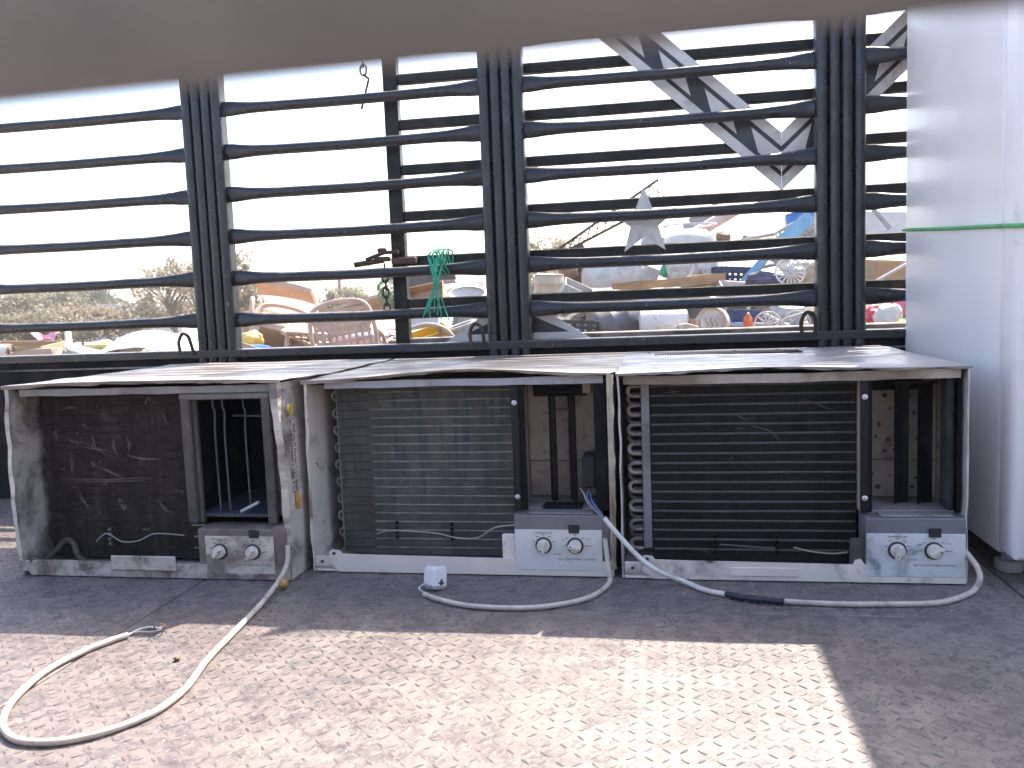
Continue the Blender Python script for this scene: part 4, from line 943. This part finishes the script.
# more clutter filling the heap
openbox('beige_crate', 'beige slotted crate lying open below the peach chair', 'crate', at(312, 358, 4.1), E(64, 6, 12), .34, .24, .18, BGE, None, None, 1)
board('peach_slab', 'thick peach plastic slab resting on top of the peach chair', 'slab', at(286, 292, 4.75), E(-30, 12, 4), .46, .2, .035, PCH, .02)
drum('cream_pot', 'cream flower pot right of the left fluted post', 'pot', at(247, 336, 4.7), E(12, 14, 0), .10, .17, CRM)
board('tan_sheet', 'stiff tan sheet leaning behind the half buried beige chair', 'sheet', at(342, 326, 4.5), E(58, 12, 6), .42, .26, .012, CARD)
drum('mauve_tube', 'pale mauve tube lying behind the half buried beige chair', 'tube', at(338, 342, 4.15), E(0, 88, 4), .055, .30, pl('mauve_light', (.55, .45, .44)))
drum('brown_jug', 'squat brown jug beside the long pale board', 'jug', at(399, 312, 4.7), E(0, 10, 0), .07, .13, BRN)
board('white_tray', 'shallow white tray leaning behind the yellow crate', 'tray', at(420, 318, 4.6), E(50, -8, 0), .3, .2, .02, WHT)
openbox('white_sink', 'white sink tipped on edge left of the middle fluted post', 'sink', at(474, 330, 4.5), E(70, 10, 0), .3, .24, .12, WHT)
board('red_shard', 'small red plastic shard right of the green twine', 'shard', at(455, 303, 4.6), E(40, 20, 0), .1, .08, .02, RED)
drum('brown_keg', 'small brown keg between the cream bucket and the white tank', 'keg', at(570, 278, 5.9), E(10, -12, 0), .08, .17, BRN, IRON)
openbox('grey_tray', 'long grey tray lying under the lattice boom', 'tray', at(556, 262, 6.4), E(0, -6, 12), .4, .3, .09, LGR)
board('white_door', 'white door panel lying flat in front of the white water tank', 'door panel', at(624, 297, 5.3), E(24, 2, -6), .6, .3, .03, WHT)
openbox('tan_suitcase', 'tan suitcase lying on the heap right of the timber plank', 'suitcase', at(742, 298, 4.9), E(20, 6, 8), .34, .24, .09, pl('mauve_grey', (.42, .38, .40)))
drum('grey_can', 'dented grey can left of the white fan guard', 'can', at(775, 262, 5.7), E(12, 20, 0), .06, .15, GRY, IRON)
board('cream_plank', 'cream plank sloping below the pale blue plank', 'plank', at(770, 246, 6.3), E(70, -6, 0), .5, .06, .03, CRM)
openbox('white_carton', 'small white carton on the heap left of the blue barrel', 'carton', at(775, 252, 6.5), E(0, 8, 20), .2, .16, .12, WHT)
bag('brown_sack', 'dirty brown sack squeezed between the lying barrel and the plank', 'sack', at(610, 306, 4.8), .13, BRN, (1.6, .8, .5))
bag('pale_sack', 'pale grey sack under the timber plank', 'sack', at(668, 308, 4.8), .13, LGR, (1.8, .8, .5))
drum('white_tub', 'white tub behind the white spoked wheels', 'tub', at(786, 324, 4.7), E(20, 6, 0), .12, .16, WHT)
board('rusty_sheet', 'rusty metal sheet behind the orange rag', 'sheet', at(752, 330, 4.6), E(60, 4, 0), .34, .2, .012, mat('sheet_rust', (.26, .13, .08), .8, 0, .3, 10))
chair('white plastic chair lying on its side high on the heap left of the blue barrel', at(752, 262, 6.4), E(80, 20, 60), WHT, .7)
drum('grey_vat', 'grey vat on the skyline between the silver star and the white tank', 'vat', at(652, 262, 6.9), E(0, 14, 0), .15, .24, LGR)
board('tin_sheet', 'sheet of pale tin tilted on the skyline right of the mauve pipe', 'sheet', at(738, 247, 6.9), E(70, -14, 0), .42, .12, .012, LGR, .03)
# right of the right post
board('wallboard', 'big flat white panel leaning beyond the right fluted post', 'panel', at(886, 232, 5.6), E(72, 4, 0), .46, .34, .02, WHT)
board('grey_strut', 'grey strip sloping across the white panel', 'strip', at(880, 217, 5.4), E(85, 52, 0), .24, .03, .02, GRY)
openbox('tan_carton', 'tan cardboard carton left of the white refrigerator', 'carton', at(888, 288, 5.0), E(6, 4, 16), .36, .3, .20, CARD)
t = thing('white_pole', 'thin white pole sloping across the tan carton', 'pole', at(888, 272, 4.7)); MB().tube([(-.15, 0, -.10), (.18, .02, .08)], .011, 8).build('shaft', WHT, t, True)
bag('red_cloth', 'dark red cloth low beside the right fluted post', 'cloth', at(876, 325, 4.1), .075, RED, (.9, .7, .8))
bag('crimson_bag', 'crimson bag hanging over the heap beside the refrigerator', 'bag', at(900, 318, 4.4), .09, PNK, (1, .7, 1))
t = drum('lime_ball', 'lime green toy ball low beside the refrigerator', 'ball', at(900, 328, 3.8), E(70, 0, 0), .04, .08, LIM, LIM, [(.0001, 0), (.024, .006), (.038, .025), (.040, .04), (.038, .055), (.024, .074), (.0001, .08)]); MB().lathe([(.0001, .080), (.007, .081), (.007, .076)], 10).build('valve', RED, t)
bag('white_sack', 'white plastic sack between the red cloth and the lime ball', 'sack', at(888, 332, 4.0), .085, WHT, (1, .8, 1))
# lattice boom
t = thing('lattice_boom', 'rusty steel lattice boom sloping up behind the silver star', 'boom', at(560, 254, 9.0), E(0, -25, 10))
Lb, hb = 1.5, .26
for z in (0, hb):
    for y in (0, .22): MB().tube([(0, y, z*.25), (Lb, y, z)], .016, 6).build('chord', IRON, t)
for k in range(12):
    x = Lb*k/12; x2 = Lb*(k+1)/12; h1 = hb*(.25+.75*k/12); h2 = hb*(.25+.75*(k+1)/12)
    MB().tube([(x, 0, 0), (x2, 0, h2)], .008, 5).build('lacing', IRON, t); MB().tube([(x, 0, h1), (x2, 0, 0)], .008, 5).build('lacing', IRON, t)
MB().box(-.1, .3, -.1, .3, -.9, .0).build('foot', IRON, t)

# ------------------------------------------------------------------ far trees, wall
LEAF = [mat('leaf_olive', (.19, .175, .115), .7, 0, .3, .9, transl=.45, bump=0), mat('leaf_grey', (.24, .21, .155), .7, 0, .25, .9, transl=.45, bump=0), mat('leaf_dark', (.13, .135, .10), .7, 0, .3, .9, transl=.4, bump=0)]
BARK = mat('bark', (.16, .13, .10), .9)
def tree(label, P, h, w, m, seed, sparse=1.0, lf=.16, group='trees beyond the scrap heap'):
    r = random.Random(seed); t = thing('tree', label, 'tree', P, (0, 0, r.uniform(0, 6)), group)
    tr = MB(); tr.tube(spline([(0, 0, -.1), (.05*w, 0, h*.25), (-.03*w, .03*w, h*.5), (0, 0, h*.8)], 4), [.035*h*(1-.06*k) for k in range(13)], 7)
    tips = []
    for k in range(9):
        a = r.uniform(0, 6.28); z0 = h*r.uniform(.22, .55); d = w*r.uniform(.25, .45); tip = Vector((d*math.cos(a), d*math.sin(a), z0+h*r.uniform(.12, .38)))
        tr.tube([(0, 0, z0), tip*.5+Vector((0, 0, z0*.5+.05*h)), tip], [.016*h, .010*h, .004*h], 5); tips.append(tip)
    tr.build('trunk', BARK, t, True)
    cb = MB(); cl = []
    for k in range(46):
        a = r.uniform(0, 6.28); e = r.uniform(-.5, 1.4); rr_ = r.uniform(.45, 1.0)
        cl.append((Vector((w*.5*rr_*math.cos(a)*math.cos(e), w*.5*rr_*math.sin(a)*math.cos(e), h*.55+h*.45*rr_*math.sin(e))), w*r.uniform(.07, .15)))
    for tip in tips: cl.append((tip, w*.13))
    for c, rad in cl:
        for k in range(int(60*sparse)):
            p = c+Vector((r.gauss(0, rad*.6), r.gauss(0, rad*.6), r.gauss(0, rad*.5))); s = lf*r.uniform(.5, 1.2)
            a = Vector((r.gauss(0, 1), r.gauss(0, 1), r.gauss(0, 1))).normalized(); bb = a.orthogonal().normalized()
            cb.add([p-a*s, p+bb*s*.45, p+a*s, p-bb*s*.45], [(0, 1, 2, 3)])
    cb.build('crown', m, t); return t
def gnd(px, Y): p = at(px, 330, Y); return (p.x, p.y, GZ)
tl = [(8, 52, 4.3, 4.2, 0, 'olive tree at the far left edge'), (36, 60, 4.9, 4.6, 1, 'grey-green tree second from the left edge'), (62, 55, 4.9, 4.6, 0, 'rounded olive tree left of the pale wall'),
      (96, 66, 5.2, 4.2, 2, 'dark tree standing above the pale wall'), (118, 70, 4.0, 3.0, 2, 'small dark tree alone above the pale wall'), (82, 44, 2.6, 4.0, 1, 'low grey bush in front of the pale wall, left of the others'), (112, 42, 2.4, 4.2, 1, 'low grey bush in front of the pale wall, second along'), (140, 44, 2.9, 4.0, 1, 'taller grey bush in front of the pale wall'),
      (172, 34, 4.3, 3.0, 1, 'tall feathery tree left of the left fluted post'), (200, 36, 4.4, 3.0, 1, 'tall feathery tree behind the left fluted post'), (240, 33, 4.3, 2.2, 1, 'slim feathery tree right of the left fluted post'), (20, 40, 2.2, 4.0, 0, 'low olive bush at the left edge'), (50, 42, 2.3, 4.2, 1, 'low grey bush near the left edge')]
for k, (px, Y, h, w_, mi, lb) in enumerate(tl): tree(lb, gnd(px, Y), h*(.86 if h < 4.2 or Y > 50 else 1), w_, LEAF[mi], 100+k, .75 if 'feathery' in lb else 1.0, .11 if 'feathery' in lb else .16)
tree('pale grey tree right of the middle fluted post', gnd(548, 40), 4.9, 3.6, LEAF[1], 131, .7, .13)
tree('low bush beyond the long pale board', gnd(345, 60), 3.2, 4.0, LEAF[0], 132)
tree('low bush far behind the gate upright', gnd(415, 62), 2.9, 5.0, LEAF[1], 133)
t = thing('boundary_wall', 'long pale boundary wall far behind the bushes', 'wall', gnd(120, 56))
for k in range(5): MB().box(-4.4+k*1.9, -4.4+k*1.9+1.88, 0, .2, 0, 2.55+.02*(k % 3), .02).build('panel', pl('wall_pale', (.55, .53, .50)), t)
MB().box(-4.5, 5.2, -.05, .25, 2.6, 2.72).build('coping', pl('coping_blue', (.36, .42, .44)), t)
t = thing('utility_pole', 'thin dark post far away above the long pale board', 'pole', gnd(342, 60)); MB().tube([(0, 0, 0), (0, 0, 4.2)], [.16, .12], 8).build('shaft', BRN, t, True); MB().box(-.3, .3, -.06, .06, 3.9, 4.0).build('crossarm', BRN, t)

# ------------------------------------------------------------------ dusty air
hm = bpy.data.materials.new('dusty_air'); hm.use_nodes = True; nt = hm.node_tree; nt.nodes.remove(nt.nodes['Principled BSDF'])
pv = nt.nodes.new('ShaderNodeVolumePrincipled'); pv.inputs['Color'].default_value = (.92, .91, .88, 1); pv.inputs['Density'].default_value = .0012; pv.inputs['Anisotropy'].default_value = 0.
nt.links.new(pv.outputs[0], nt.nodes['Material Output'].inputs['Volume'])
b = MB(); b.box(-420, 420, -420, 420, GZ-1, 7.5); o = b.build('haze', hm); tag(o, 'pale dusty air over the scrap yard', 'haze', kind='stuff')
